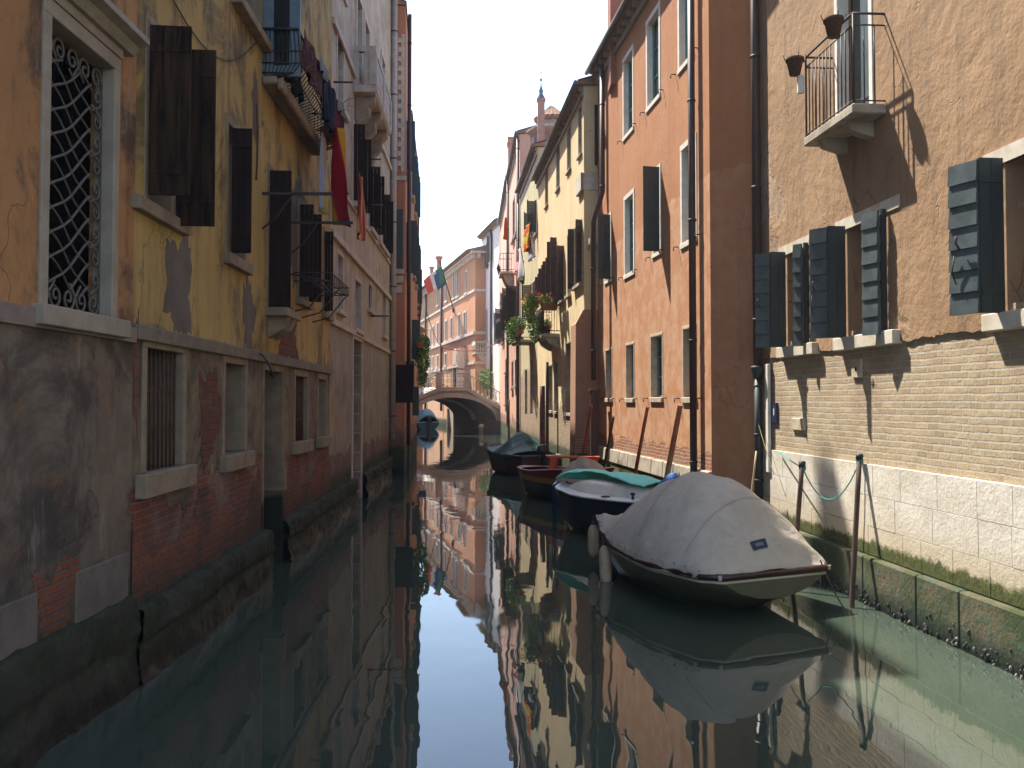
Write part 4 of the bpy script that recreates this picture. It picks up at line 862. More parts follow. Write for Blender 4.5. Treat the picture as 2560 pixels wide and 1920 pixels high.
def rugmat(name, a, b_, c):
    t = MT(name, .95, .1); n = t.voro(9, (1, 1, 1.6)); w_ = t.noise(14, 4); col = t.mx(t.rng(n, .25, .35), a, b_); col = t.mx(t.rng(w_, .55, .62), col, c); return t.done(col, t.noise(60, 3), .4, .004)
def stripemat(name, cols, sc, axis='x', soft=.02):
    t = MT(name, .9, .15); v = t.ma('ADD', getattr(t, axis), t.ma('MULTIPLY', t.noise(2), .03)); f = t.ma('FRACT', t.ma('MULTIPLY', v, sc)); col = cols[0]
    k = len(cols)
    for i in range(1, k): col = t.mx(t.rng(f, i/k-soft, i/k+soft), col, cols[i])
    return t.done(col, t.noise(70, 3), .25, .003)
G_ = 'rugs and cloths airing on the old yellow house balcony'
cloth('rug', 'dark red patterned rug over near end of the cage balcony rail', 'rug', L2, lx(L2, 15.3), lx(L2, 13.5), .57, 7.80, 7.25, rugmat('red_rug', (.16, .022, .018), (.05, .03, .03), (.12, .06, .04)), .03, 3, G_)
cloth('rug', 'deep red rug over far end of the cage balcony rail', 'rug', L2, lx(L2, 17.35), lx(L2, 16.2), .58, 7.80, 7.15, rugmat('dark_red_rug', (.15, .02, .022), (.07, .012, .02), (.10, .05, .03)), .03, 2, G_, seed=2)
cloth('blanket', 'dark blue blanket over middle of the cage balcony rail', 'blanket', L2, lx(L2, 16.25), lx(L2, 15.2), .57, 7.82, 7.05, simple('dark_blue_wool', (.02, .026, .05), (.012, .018, .03), .95, .1), .035, 3, G_, seed=4)
cloth('hanging_cloth', 'dark cloth hanging inside the cage balcony below the glass leaf', 'cloth', L2, lx(L2, 14.8), lx(L2, 13.7), .30, 7.72, 7.12, simple('dark_teal_cloth', (.02, .032, .036), None, .95, .1), .04, 3, seed=1)
for Y, nm in ((15.0, 'pale grey cloth folded over the rug on the cage balcony'), (16.9, 'pale grey cloth on far end of the cage balcony rail')):
    cloth('folded_cloth', nm, 'cloth', L2, lx(L2, Y+.35), lx(L2, Y-.35), .62, 7.83, 7.62, simple('grey_blue_linen', (.22, .24, .27), None, .9, .1), .02, 2, G_, seed=Y)
cloth('laundry', 'red and yellow banner-like cloth hanging below far end of the cage balcony', 'cloth', L2, lx(L2, 16.85), lx(L2, 16.4), .64, 7.25, 5.6, stripemat('red_yellow_cloth', [(.44, .22, .018), (.26, .01, .014), (.24, .008, .014), (.20, .008, .02)], 1.6, 'x'), .11, 2, None, .35, seed=.4)
cloth('laundry', 'orange and white striped towel hanging beside the red banner-like cloth', 'towel', L2, lx(L2, 17.1), lx(L2, 16.4), .98, 6.45, 5.35, stripemat('orange_striped_towel', [(.36, .09, .035), (.45, .32, .25), (.30, .04, .035), (.42, .2, .08)], 4.5), .05, 2, None, .1, seed=1.4)
cloth('laundry', 'pale blue grey sheet hanging by the wall behind the red banner-like cloth', 'sheet', L2, lx(L2, 16.3), lx(L2, 15.9), .42, 7.0, 5.7, stripemat('grey_yellow_sheet', [(.30, .30, .36), (.26, .26, .33), (.34, .27, .06)], 2.2), .05, 2, None, .1, seed=2.4)
e = empty('potted_plant', 'potted plant with long arching leaves at far end of the cage balcony', 'plant', L2.loc(lx(L2, 17.0), .35, 7.1))
m = MB(); m.lathe([(.10, 0), (.15, .28), (.13, .28), (0, .25)], (0, 0, 0), 12); m.obj('pot', M['terracotta'], e)
m = MB()
for i in range(14):
    w_ = i*2.4; l_ = rnd.uniform(.6, 1.2); d = Vector((math.cos(w_), math.sin(w_), 0)); pr = None
    pts = [d*(l_*k/8)*.7+Vector((0, 0, .28+l_*1.5*(k/8)-l_*1.3*(k/8)**2)) for k in range(9)]
    sd = Vector((-d.y, d.x, 0))
    for a, b_, k in zip(pts[:-1], pts[1:], range(8)):
        wa, wb = .018*(1-k/8)+.004, .018*(1-(k+1)/8)+.003; m.quad(a-sd*wa, a+sd*wa, b_+sd*wb, b_-sd*wb)
m.obj('foliage', M['leaf'], e)
# drying arms and flower rack
def rack_arm(Y, z, ln, label):
    e = empty('drying_arm', label, 'clothes rack', L2.loc(lx(L2, Y), 0, z), math.atan2(L2.t.y, L2.t.x), 'iron drying arms between the shutters of the old yellow house')
    m = MB(); m.box(-.02, .02, -.05, ln, -.02, .02); m.obj('bar', M['iron'], e)
    m = MB(); m.tube([(0, -.02, -.52), (0, .20, -.34), (0, .42, -.02)], .013, 6); m.obj('brace', M['iron'], e)
    return e
rack_arm(13.5, 5.44, .98, 'iron drying arm crossing the tall dark shutter'); rack_arm(15.6, 5.42, 1.0, 'iron drying arm under the orange striped towel')
m = MB(); p0 = L2.loc(lx(L2, 13.5), .94, 5.47); p1 = L2.loc(lx(L2, 15.6), .94, 5.45)
m.tube([p0.lerp(p1, k/10)-Vector((0, 0, .05*math.sin(math.pi*k/10))) for k in range(11)], .004, 5); p0 = L2.loc(lx(L2, 13.5), .5, 5.47); p1 = L2.loc(lx(L2, 15.6), .5, 5.45); m.tube([p0, p1], .004, 5)
tag(m.obj('clothesline', M['iron']), 'pair of thin lines strung between the two iron drying arms', 'clothesline')
e = empty('flower_rack', 'wrought iron flower rack bracketed to the wall below the drying arms', 'flower rack', L2.loc(lx(L2, 16.6), 0, 4.45), math.atan2(L2.t.y, L2.t.x))
m = MB()
for x in (-1.0, 0, 1.0):
    m.tube([(x, 0, .12), (x, .66, .0)], .013, 6); m.tube([(x, 0, -.5), (x, .3, -.42), (x, .62, -.02)], .012, 6)
m.obj('bracket', M['iron'], e); m = MB()
for k in range(5): m.tube([(-1.05, .16+.12*k, .08-.025*k), (1.05, .16+.12*k, .08-.025*k)], .010, 5)
for z in (.0, .14): m.tube([(-1.05, .05, z), (-1.05, .66, z), (1.05, .66, z), (1.05, .05, z)], .010, 5)
for i in range(12): x = -1.0+2.0*i/11; m.tube([(x, .66, .0), (x+.09, .66, .14)], .007, 5)
m.obj('basket', M['iron'], e)
# small ironwork and cables on the wall
m = MB(); x = lx(L2, 12.95); m.tube([(x, .04, 6.55), (x-.02, .05, 6.2), (x, .05, 5.75), (x, .04, 5.5)], .014, 6); tag_o = m.obj('iron_tie_rod', M['rust'], L2.root)
m = MB(); m.tube([L2.loc(lx(L2, 8.9+.5*k), .02, 6.6-.62*math.sin(k*.35)+.12*k) for k in range(10)], .008, 5); tag(m.obj('cable', M['iron']), 'thin sagging cable stapled to the ochre wall above the shutters', 'cable')
m = MB(); c = lx(L2, 13.25); m.tube([(c+.10*math.cos(a*.35), .04+.18*math.sin(a*.35), 3.0+.16*math.cos(a*.6)) for a in range(-4, 8)], .016, 6); m.obj('mooring_hook', M['iron'], L2.root)

# ---- grey beige house with stone balcony
L3 = House('grey_beige_house', 'tall grey-beige house with carved stone balcony, water portal and pale drainpipe', (-4.17, 32.8), (-3.74, 19.7), 17.3,
    wall_mat('grey_beige_plaster', (.45, .36, .26), (.37, .29, .21), (.16, .125, .10), .55, lower=(4.15, .15, (.33, .265, .20), (.25, .20, .155)),
        blotch=[(.62, (.34, .24, .10), .5, (2, 7, 1)), (.68, (.17, .14, .12), .9, (5, 5, 1))], peel=(.9, 1.9, .8, brickset(.9), (1, 5, 5)), wet=(.6, 1.7, .6), moss=(.78, 1.05), bump=.7, grime=.35, salt=.3, scol=(.48, .42, .35)))
st = simple('pinkish_grey_stone', (.48, .39, .32), (.36, .29, .235), .85, .2, 4, .4)
for Y0, Y1, z0, z1, w_ in ((23.0, 24.3, 7.3, 9.2, .26), (26.4, 27.5, 7.3, 9.0, .28), (30.0, 31.0, 7.3, 9.0, .22), (20.4, 21.3, 8.9, 10.5, .0), (28.6, 29.4, 7.3, 9.0, .0)):
    sh = [lleaf(Y0, w_, z0, z1, .03, L3), lleaf(Y1+.05, w_, z0, z1, .03, L3)] if w_ else ()
    lw(L3, Y0, Y1, z0, z1, d=.24, fw=.10, proud=.02, fmat=st, pane='dark', sill=(.14, .13, .08), shutters=sh, smat=M['brownwood'])
for Y0, Y1, z0, z1 in ((23.5, 24.7, 4.3, 5.5), (26.3, 27.2, 5.05, 5.75), (30.1, 31.2, 4.6, 5.9), (20.6, 21.4, 4.5, 5.7)):
    lw(L3, Y0, Y1, z0, z1, d=.28, fw=.10, proud=.02, fmat=st, pane='dark', sill=(.10, .12, .05), bars=z0 > 5)
for Y0, Y1, z0, z1 in ((23.4, 24.4, 10.2, 12.6), (25.0, 26.0, 10.2, 12.6), (20.5, 21.5, 11.6, 13.2), (29.3, 30.3, 11.2, 13.2), (24.5, 25.5, 13.6, 15.4)):
    lw(L3, Y0, Y1, z0, z1, d=.28, fw=.13, proud=.05, fmat=st, pane='dark', sill=(.06, .10, .03))
po = lw(L3, 23.2, 24.9, -.6, 4.02, d=.6, fw=.16, proud=.03, fmat=st, pane='board', sill=None, name='water_portal')
m = MB(); x = lx(L3, 24.9)
for k in range(9): m.box(x+.0005, x+.03, -.58, .0, -.3+.5*k, .17+.5*k)
m.obj('jamb_block_row', M['stone_brown'], po, bevel=.01)
m = MB(); m.box(0, L3.L, .001, .08, 5.90, 6.06); m.box(0, L3.L, .001, .06, 4.09, 4.21); m.box(0, L3.L, .001, .05, 7.12, 7.22); m.box(0, L3.L, .001, .07, 10.35, 10.5); m.obj('string_course_row', st, L3.root, bevel=.01)
xa, xb = lx(L3, 27.0), lx(L3, 23.1)
m = MB(); m.prism([(xa, .001, 10.02), (xa, .50, 10.02), (xa, .56, 10.10), (xa, .56, 10.2), (xa, .001, 10.2)], (xb-xa, 0, 0)); bs = m.obj('stone_balcony', st, L3.root, bevel=.012)
m = MB()
for x in (xa+.25, xa+1.9, xb-.65):
    m = MB(); m.prism([(x, .001, 10.02), (x, .50, 10.02), (x, .48, 9.86), (x, .34, 9.72), (x, .36, 9.55), (x, .18, 9.36), (x, .10, 9.1), (x, .001, 8.98)], (.36, 0, 0)); m.obj('corbel', M['stone_brown'], bs, bevel=.02)
m = MB(); y0, y1 = .40, .54
m.box(xa, xb, y0, y1, 11.02, 11.16); m.box(xa, xa+.14, 0, y0, 11.02, 11.16); m.box(xb-.14, xb, 0, y0, 11.02, 11.16)
for x in (xa+.07, (xa+xb)/2, xb-.07): m.box(x-.09, x+.09, y0-.02, y1+.02, 10.2, 11.02)
n = 18
for i in range(n): x = xa+.25+(xb-xa-.5)*i/(n-1); m.lathe([(.045, 10.2), (.07, 10.45), (.04, 10.7), (.065, 11.0)], (x, .47, 0), 8)
for x in (xa+.07, xb-.07): m.box(x-.06, x+.06, .0, .12, 10.2, 11.02); m.box(x-.06, x+.06, .26, .42, 10.2, 11.02)
m.obj('balustrade', st, bs)
pipe(L3, [(.22, .12, 17.2), (.22, .12, 1.2)], .10, simple('pale_pink_pipe', (.38, .30, .25), (.30, .235, .195)))
patch(L3, lx(L3, 27.6), 1.12, .42, .22, M['redbrick'], seed=21)
footing(L3, 0, lx(L3, 24.95), .62, .14, 5, .08); footing(L3, lx(L3, 23.15), L3.L, .64, .13, 8, .08)
def arm(h, Y, z, ln, par):
    m = MB(); x = lx(h, Y); m.tube([(x, 0, z), (x, ln, z)], .022, 6); return m.obj('iron_bar', M['iron'], par)
for Y, z, ln in ((19.95, 9.2, .40), (20.2, 6.9, .30), (25.3, 7.7, .5), (25.2, 8.9, .45), (27.0, 4.9, .5)): arm(L3, Y, z, ln, L3.root)
L3.finish(); L3.roof(.45, 17)
# unseen attic block, added to shade the moored boat
att = House('shade_attic', 'plastered attic block added unseen on the grey-beige house roof to shade the boat', (-4.25, 25.6), (-4.05, 19.4), 18.9, simple('attic_plaster', (.36, .29, .22)), back=4, z0=17.32, cat='attic')
att.finish(); att.roof(.5, 15, bracket=0, gutter=False)
chimney('chimney', 'tall square brick chimney standing on the added attic of the grey-beige house', (-4.0, 25.1), .45, .45, 17.5, 22.7, M['brickchim'], 0, False)

# ---- far red houses on the left
L4 = House('brick_red_house', 'narrow brick-red house with stone ornament strip jutting past the pale drainpipe', (-4.0, 36.8), (-3.69, 32.85), 16.2,
    wall_mat('brick_red_plaster', (.42, .17, .10), (.36, .14, .08), (.15, .08, .055), .45, peel=(.9, 2.4, .8, brickset(.9), (1, 5, 1)), wet=(.6, 1.6, .5), moss=(.8, 1.1)))
m = MB(); xx = L4.L+.001
m.box(xx, xx+.03, -.42, -.06, 7.05, 9.1); m.obj('side_shutter', M['greenwood'], L4.root)
m = MB(); m.box(xx, xx+.12, -.46, -.02, 6.85, 7.03); m.box(xx, xx+.08, -.42, -.05, 6.55, 6.80); m.box(xx, xx+.05, -.38, -.08, 6.2, 6.5); m.obj('carved_sill', st, L4.root, bevel=.02)
m = MB(); m.box(xx, xx+.03, -.40, -.26, 10.4, 15.2); m.box(xx, xx+.03, -.14, -.02, 10.4, 15.2)
for k in range(14): m.box(xx, xx+.05, -.26, -.14, 10.6+.33*k, 10.78+.33*k)
m.box(xx, xx+.08, -.45, .05, 10.1, 10.25); m.obj('ornament_strip', st, L4.root)
for Y0, Y1, z0, z1 in ((33.6, 34.6, 10.6, 12.4), (33.6, 34.6, 7.0, 8.8), (33.4, 34.3, 2.6, 3.9)):
    lw(L4, Y0, Y1, z0, z1, d=.24, fw=.10, proud=.03, fmat=st, pane='dark', sill=(.16, .12, .08), shutters=[lleaf(Y0, .3, z0, z1, .03, L4)], smat=M['greenwood'])
m = MB(); m.box(xx, xx+.03, -.45, .30, 2.45, 3.75); m.obj('low_shutter', M['brownwood'], L4.root)
pipe(L4, [(L4.L-.25, .14, 16), (L4.L-.25, .14, 1.0)], .07)
L4.finish(); L4.roof(.04, 17, bracket=0, gutter=False)
L5 = House('rust_red_house', 'rust-red house with green shutters between the brick-red house and the bridge houses', (-4.75, 48.0), (-3.95, 36.85), 13.6,
    wall_mat('rust_plaster', (.48, .24, .15), (.40, .19, .12), (.20, .11, .07), .4, peel=(.9, 2.4, .8, brickset(.9), (1, 2, 5)), moss=(.8, 1.1)))
for Y0, Y1, z0, z1 in ((37.5, 38.4, 7.8, 9.6), (40.4, 41.3, 7.8, 9.6), (43.5, 44.5, 7.8, 9.6), (38.5, 39.4, 10.8, 12.4), (42, 43, 10.8, 12.4), (38.8, 39.8, 4.2, 5.8), (42, 43, 4.2, 5.8), (40, 41, 1.9, 3.1)):
    lw(L5, Y0, Y1, z0, z1, d=.24, fw=.10, proud=.03, fmat=st, pane='dark', sill=(.14, .12, .06), shutters=[lleaf(Y0, .24, z0, z1, .03, L5), lleaf(Y1+.04, .24, z0, z1, .03, L5)], smat=M['greenwood'])
L5.finish(); L5.roof(.10, 17, gutter=False)
L6 = House('bridge_house', 'long reddish house whose far end meets the left foot of the bridge', (-7.35, 73.2), (-4.78, 48.1), 12.4,
    wall_mat('reddish_plaster', (.40, .20, .13), (.34, .165, .105), (.22, .13, .09), .4, peel=(.9, 2.4, .8, brickset(.9), (9, 2, 5)), moss=(.8, 1.1)))
for k in range(6):
    for z0, z1 in ((4.2, 5.8), (7.6, 9.4)):
        Y = 50+3.9*k; lw(L6, Y, Y+.9, z0, z1, d=.2, fw=.1, proud=.03, fmat=st, pane='dark', sill=(.14, .12, .06), shutters=[lleaf(Y, .25, z0, z1, .03, L6)], smat=M['greenwood'])
L6.finish(); L6.roof(.15, 17, gutter=False)
# hanging plant on the red houses
plant_box('hanging_plant', 'trailing green plant hanging from a sill of the rust-red house', L5, lx(L5, 38.6), lx(L5, 37.2), .42, 4.75, [(0, .1, .0, (.5, .28, .4), 2), (.15, .1, -.7, (.45, .26, .5), 2), (.1, .05, -1.3, (.3, .22, .4), 1)], 1100, .12)
# ================================================================= BRIDGE, PALACE, QUAY
BY0, BY1 = 73.0, 77.6
def bx_(u, Y=BY0): return (u-1280)/F*Y
deck = [(-8.0, 2.25), (bx_(1098), 3.30), (bx_(1168), 3.30), (-.70, 1.75)]
xl, xr, zs, zcr = -7.75, bx_(1240), .95, 2.78
skew = -.74
def archz(x):
    k = (x-(xl+xr)/2)/((xr-xl)/2); return zs+(zcr-zs)*math.sqrt(max(0, 1-k*k*.985))
NA = 36
axs = [xl+(xr-xl)*i/NA for i in range(NA+1)]
def deckz(x):
    for (a, za), (b, zb) in zip(deck[:-1], deck[1:]):
        if a <= x <= b: return za+(zb-za)*(x-a)/(b-a)
    return deck[0][1] if x < deck[0][0] else deck[-1][1]
br = empty('footbridge', 'arched stone footbridge with iron railing crossing the canal', 'bridge', (0, 0, 0))
bst = simple('bridge_stone', (.50, .47, .41), (.38, .35, .30), .85, .2, 1.2, .4, .03)
bbr = wall_mat('bridge_brick_spandrel', (.42, .35, .27), (.34, .28, .21), (.20, .165, .125), .5)
m = MB()
for Y in (BY0+.06, BY1-.06):
    m = MB(); sx = skew*(Y-BY0)
    for a, b in zip(axs[:-1], axs[1:]): m.quad((a+sx, Y, archz(a)+.0), (b+sx, Y, archz(b)), (b+sx, Y, max(deckz(b), archz(b)+.02)), (a+sx, Y, max(deckz(a), archz(a)+.02)))
    m.quad((-8.4+sx, Y, -1), (xl+sx, Y, -1), (xl+sx, Y, deckz(xl)), (-8.4+sx, Y, deckz(xl))); m.quad((xr+sx, Y, -1), (-.60+sx, Y, -1), (-.60+sx, Y, deckz(-.7)), (xr+sx, Y, deckz(xr)))
    m.obj('spandrel_wall', bbr, br)
m = MB()
for a, b in zip(axs[:-1], axs[1:]):
    m.quad((a, BY0, archz(a)), (a+skew*(BY1-BY0), BY1, archz(a)), (b+skew*(BY1-BY0), BY1, archz(b)), (b, BY0, archz(b)))
s5 = skew*(BY1-BY0)
for x in (xl, xr): m.quad((x, BY0, -1), (x, BY0, archz(x)), (x+s5, BY1, archz(x)), (x+s5, BY1, -1))
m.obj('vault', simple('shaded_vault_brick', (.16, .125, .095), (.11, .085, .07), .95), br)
m = MB()
for Y0, Y1, lift in ((BY0-.04, BY0+.30, 0), (BY0+2.2, BY0+2.6, -.10)):
    for a, b in zip(axs[:-1], axs[1:]):
        s0, s1 = skew*(Y0-BY0), skew*(Y1-BY0); ta, tb = (.34, .34) if lift == 0 else (.12, .12)
        za, zb = archz(a)+lift, archz(b)+lift
        m.hexa([(a+s0, Y0, za), (b+s0, Y0, zb), (b+s1, Y1, zb), (a+s1, Y1, za), (a+s0, Y0, za+ta), (b+s0, Y0, zb+tb), (b+s1, Y1, zb+tb), (a+s1, Y1, za+ta)])
m.obj('arch_ring', bst, br)
m = MB()
for (a, za), (b, zb) in zip(deck[:-1], deck[1:]):
    m.hexa([(a, BY0-.10, za-.02), (b, BY0-.10, zb-.02), (b+s5, BY1+.1, zb-.02), (a+s5, BY1+.1, za-.02), (a, BY0-.10, za+.26), (b, BY0-.10, zb+.26), (b+s5, BY1+.1, zb+.26), (a+s5, BY1+.1, za+.26)])
m.obj('deck', bst, br)
m = MB()
for i in range(7):
    k = (i+.5)/7; x = deck[0][0]+(deck[1][0]-deck[0][0])*k; z = deck[0][1]+(deck[1][1]-deck[0][1])*k+.26; m.box(x-.14, x+.14, BY0+.15, BY1-.2, z-.1, z+.10)
    x = deck[2][0]+(deck[3][0]-deck[2][0])*k; z = deck[2][1]+(deck[3][1]-deck[2][1])*k+.26; m.box(x-.14, x+.14, BY0+.15, BY1-.2, z-.1, z+.10)
m.obj('stair_flight', M['istria'], br)
for Y, sx in ((BY0+.05, 0), (BY1-.05, s5)):
    for x, z in deck[1:3]:
        m = MB(); m.box(x+sx-.24, x+sx+.24, Y-.14, Y+.14, z+.26, z+1.32); m.box(x+sx-.28, x+sx+.28, Y-.18, Y+.18, z+1.32, z+1.42); m.obj('railing_post', bst, br, bevel=.015)
    m = MB()
    for (a, za), (b, zb) in zip(deck[:-1], deck[1:]):
        A, B = Vector((a+sx, Y, za+.26)), Vector((b+sx, Y, zb+.26)); up = Vector((0, 0, 1))
        for h in (1.02, .85, .12): m.tube([A+up*h, B+up*h], .03 if h > 1 else .016, 6)
        n = int((B-A).length/.28)
        for i in range(1, n):
            p = A.lerp(B, i/n); m.tube([p, p+up*1.0], .014, 5)
            if i < n-1:
                q = A.lerp(B, (i+.5)/n); m.tube([q+Vector((.1*math.cos(w_*.785), 0, .48+.14*math.sin(w_*.785))) for w_ in range(8)], .012, 4, closed=True)
    m.obj('iron_railing', M['iron'], br)
m = MB(); m.box(xr-.02, -.55, BY0-.16, BY0+.3, -1.2, .92); m.box(xr-.06, -.52, BY0-.2, BY0+.3, .92, 1.02); m.obj('abutment', M['mossbase'], br)
# pointed timber pile and stone end at the right foot
m = MB(); m.lathe([(.17, -1.2), (.17, 3.3), (.10, 3.8), (.02, 4.1)], (-.62, BY0-.35, 0), 10); tag(m.obj('mooring_pile', simple('weathered_pile', (.22, .165, .12), (.15, .11, .085), .9, .2, 4, .4, .02, sc=(1, 1, .2))), 'thick pointed timber pile at the right foot of the bridge', 'mooring pile')
p = onz(1206, 1083); m = MB(); m.lathe([(.16, -1.2), (.16, .45), (.20, .50), (.20, .72), (.05, .80)], (p.x, BY0-1.0, 0), 10); tag(m.obj('mooring_pile', simple('pale_pile', (.50, .43, .33), (.32, .27, .2), .85)), 'short pale-topped pile in the water under the bridge', 'mooring pile')
# palace beyond the bridge
pal = wall_mat('palace_red_plaster', (.53, .26, .135), (.47, .215, .105), (.36, .24, .17), .6, lower=(5.8, .5, (.58, .35, .215), (.50, .275, .15)), moss=(.5, .9), bump=.4)
P = House('red_palace', 'big red-orange palace with rows of white stone windows and dentilled eave beyond the bridge', (-3.15, 82.2), (-12.3, 121.0), 15.4, pal, back=9)
PST = simple('palace_white_stone', (.62, .55, .47), (.50, .43, .36))
def pw(u0, u1, vt, vb, arch=False, nm='window'):
    r = P.rect(u0, u1, vt, vb); w_ = r[1]-r[0]
    o = window(P, r, .22, .18, .06, PST, 'glass', M['brownwood'], sill=(.16, .18, .12), name=nm)
    if arch:
        m = MB(); c = (r[0]+r[1])/2; n = 10; R0 = w_/2+.18
        pts = [(c+R0*math.cos(math.pi*i/n), .0, r[3]+.18+R0*1.15*math.sin(math.pi*i/n)) for i in range(n+1)]
        m.prism(pts, (0, .065, 0)); m.obj('arch_head', PST, o)
    return o
for u0, u1, vt, vb, a in ((1165, 1169.5, 680, 732, 0), (1143, 1148, 672, 740, 1), (1133.5, 1138, 677, 745, 1), (1115, 1119, 707, 752, 0), (1094, 1098, 725, 762, 0),
        (1160.5, 1165.5, 782, 836, 0), (1147, 1152, 787, 841, 0), (1127.5, 1132, 796, 846, 0), (1114, 1118.5, 803, 852, 0), (1093.5, 1098, 808, 858, 0), (1083, 1086, 816, 862, 0), (1076, 1078.5, 822, 866, 0),
        (1160, 1164.5, 874, 908, 0), (1113, 1117, 885, 914, 0), (1093, 1096.5, 890, 918, 0), (1082, 1084.5, 893, 920, 0), (1075, 1077, 895, 922, 0)):
    pw(u0, u1, vt, vb, a)
pw(1133, 1142, 912, 985, True, 'entrance_door')
m = MB()
for z0, z1, pr in ((5.70, 5.92, .10), (8.25, 8.5, .18), (11.95, 12.15, .10)): m.box(0, P.L, .001, pr, z0, z1)
n = int(P.L/.9)
for i in range(n): x = .3+i*P.L/n; m.box(x-.16, x+.16, .001, .30, 14.8, 15.2)
m.box(-.02, P.L, .001, .42, 15.2, 15.38); m.obj('stone_course_row', PST, P.root)
m = MB()
for k in range(3): m.box(-.02-.001, -.06, -5+0*k, .02, (5.70, 8.25, 11.95)[k], (5.92, 8.5, 12.15)[k])
m.box(-.45, -.02, -6, .4, 15.2, 15.38)
for i in range(7): m.box(-.32, -.02, -.4-.8*i, -.15-.8*i, 14.8, 15.2)
m.obj('side_course_row', PST, P.root)
for u in (1107, 1067): x = P.sz(u, 900)[0]; pipe(P, [(x, .16, 15.2), (x, .16, 1.5)], .13, M['pipe'], clips=False)
P.finish(); P.roof(.7, 14, bracket=0)
x = P.sz(1149, 920, .7)[0]
m = MB()
for k in range(4): z = 3.6+k*.92; m.box(x-.04, x+.04, .25, .85, z, z+.78)
so_ = m.obj('sign_panel_row', M['whitepaint'], P.root); m = MB(); m.box(x-.02, x+.02, .52, .58, 3.6, 7.3); m.box(x-.02, x+.02, .0, .55, 7.3, 7.36); m.obj('sign_bracket', M['iron'], so_)
for u, Y, zt, w_ in ((1097, 102, 17.5, .45), (1078.5, 110, 17.6, .36)):
    xq = (u-1280)/F*Y; chimney('chimney', 'broad flared red chimney on the palace roof' if u > 1090 else 'slim flared red chimney on far part of the palace roof', (xq, Y), w_, w_, 15.0, zt, simple('chimney_red_plaster', (.36, .14, .09), (.28, .11, .075)), .2, True, 'flared chimneys on the palace roof')
# flag on the palace
pa = P.sz(1136, 776); base = P.loc(pa[0], .05, pa[1]); tip = at(1100, 655, base.y-2.6)
e = empty('flag_pole', 'slanted pole on the palace front carrying the flags', 'flagpole', base)
m = MB(); m.tube([(0, 0, 0), tip-base], .05, 8); m.lathe([(.03, 0), (.09, .08), (.02, .18)], tip-base, 8); m.obj('pole', M['brownwood'], e)
m = MB(); m.box(-.15, .15, -.12, .12, -.2, .2); m.obj('bracket', M['iron'], e)
def flag(label, f0, f1, mats, wid, cols, seed, drop):
    a = base.lerp(tip, f0); b = base.lerp(tip, f1); m = MB()
    def f(s_, t_):
        p = a.lerp(b, t_); o_ = wid*s_
        return p+Vector((-o_*.80, -.12*math.sin(s_*7+seed+t_*2), -o_*.62-.10*math.sin(s_*5+t_*3+seed)*s_)) - p*0
    g_ = MB(); nu = 18
    b0 = len(g_.v)
    g_.grid(f, nu, 10)
    for i in range(len(g_.f)): g_.m[i] = min(cols-1, (i//10)*cols//nu)
    o = g_.obj('flag', mats); s_ = o.modifiers.new('solid', 'SOLIDIFY'); s_.thickness = .01
    return tag(o, label, 'flag', 'flags flying on the palace pole')
cl = lambda n, c: simple(n, c, tuple(x*.85 for x in c), .9, .1, 4, .1)
flag('green white and red tricolour flag on the palace pole', .60, .92, [cl('flag_green', (.03, .22, .10)), cl('flag_white', (.75, .74, .72)), cl('flag_red', (.60, .10, .07))], 2.1, 3, 0, 0)
flag('dark blue flag hanging below the tricolour on the palace pole', .55, .86, [cl('flag_blue', (.03, .06, .26))], 1.0, 1, 2, 0)
# quay between bridge and palace, plant, far houses
m = MB(); m.prism([(-4.75, 77.7, -1.2), (-6.3, 93, -1.2), (12, 93, -1.2), (12, 77.7, -1.2)][::-1], (0, 0, 3.0)); tag(m.obj('quay', M['istria_dirty']), 'stone quay at the right end of the bridge', 'quay', kind='structure')
e = empty('potted_shrub', 'round green shrub in a pot beside the bridge end and palace corner', 'shrub', (-2.05, 79.5, 1.8))
m = MB(); m.lathe([(.35, 0), (.45, .6), (.40, .6), (0, .55)], (0, 0, 0), 14); m.obj('pot', M['terracotta'], e); m = MB()
for i in range(900): d = Vector((rnd.gauss(0, 1), rnd.gauss(0, 1), rnd.gauss(0, 1.1))).normalized()*rnd.uniform(.4, 1)**.5; m.leaf((d.x*.75, d.y*.75, 2.5+d.z*.9), .18, rnd.randint(0, 1))
m.obj('foliage', [M['leaf'], M['leaf2']], e); m = MB(); m.tube([(0, 0, .5), (.05, 0, 1.2), (0, .05, 2.4)], [.05, .04, .02], 6); m.obj('stem', M['brownwood'], e)
FH = House('far_grey_house', 'distant grey house in the gap left of the palace', (-13.2, 121.5), (-19, 128), 14.5, simple('grey_far_plaster', (.40, .37, .35), (.33, .30, .28)), back=6)
for k in range(3): window(FH, (1+2.4*k, 2.0+2.4*k, 7, 9), .2, .1, .02, PST, 'dark', None)
FH.finish(); FH.roof(.3, 16)
F2 = House('far_pink_house', 'distant pinkish house closing the canal at the far bend', (-8.9, 96), (-9.7, 76.5), 9.5, simple('pink_far_plaster', (.45, .27, .20), (.36, .21, .16)), back=8)
F2.finish(); F2.roof(.4, 16)
F3 = House('far_end_house', 'distant brick house across the water beyond the palace', (-12.0, 128), (-32, 122), 12.5, simple('brick_far_plaster', (.38, .21, .15), (.30, .17, .12)), back=8)
for k in range(4): window(F3, (2+4*k, 3.2+4*k, 5, 7), .2, .1, .02, PST, 'dark', None)
F3.finish(); F3.roof(.4, 16)
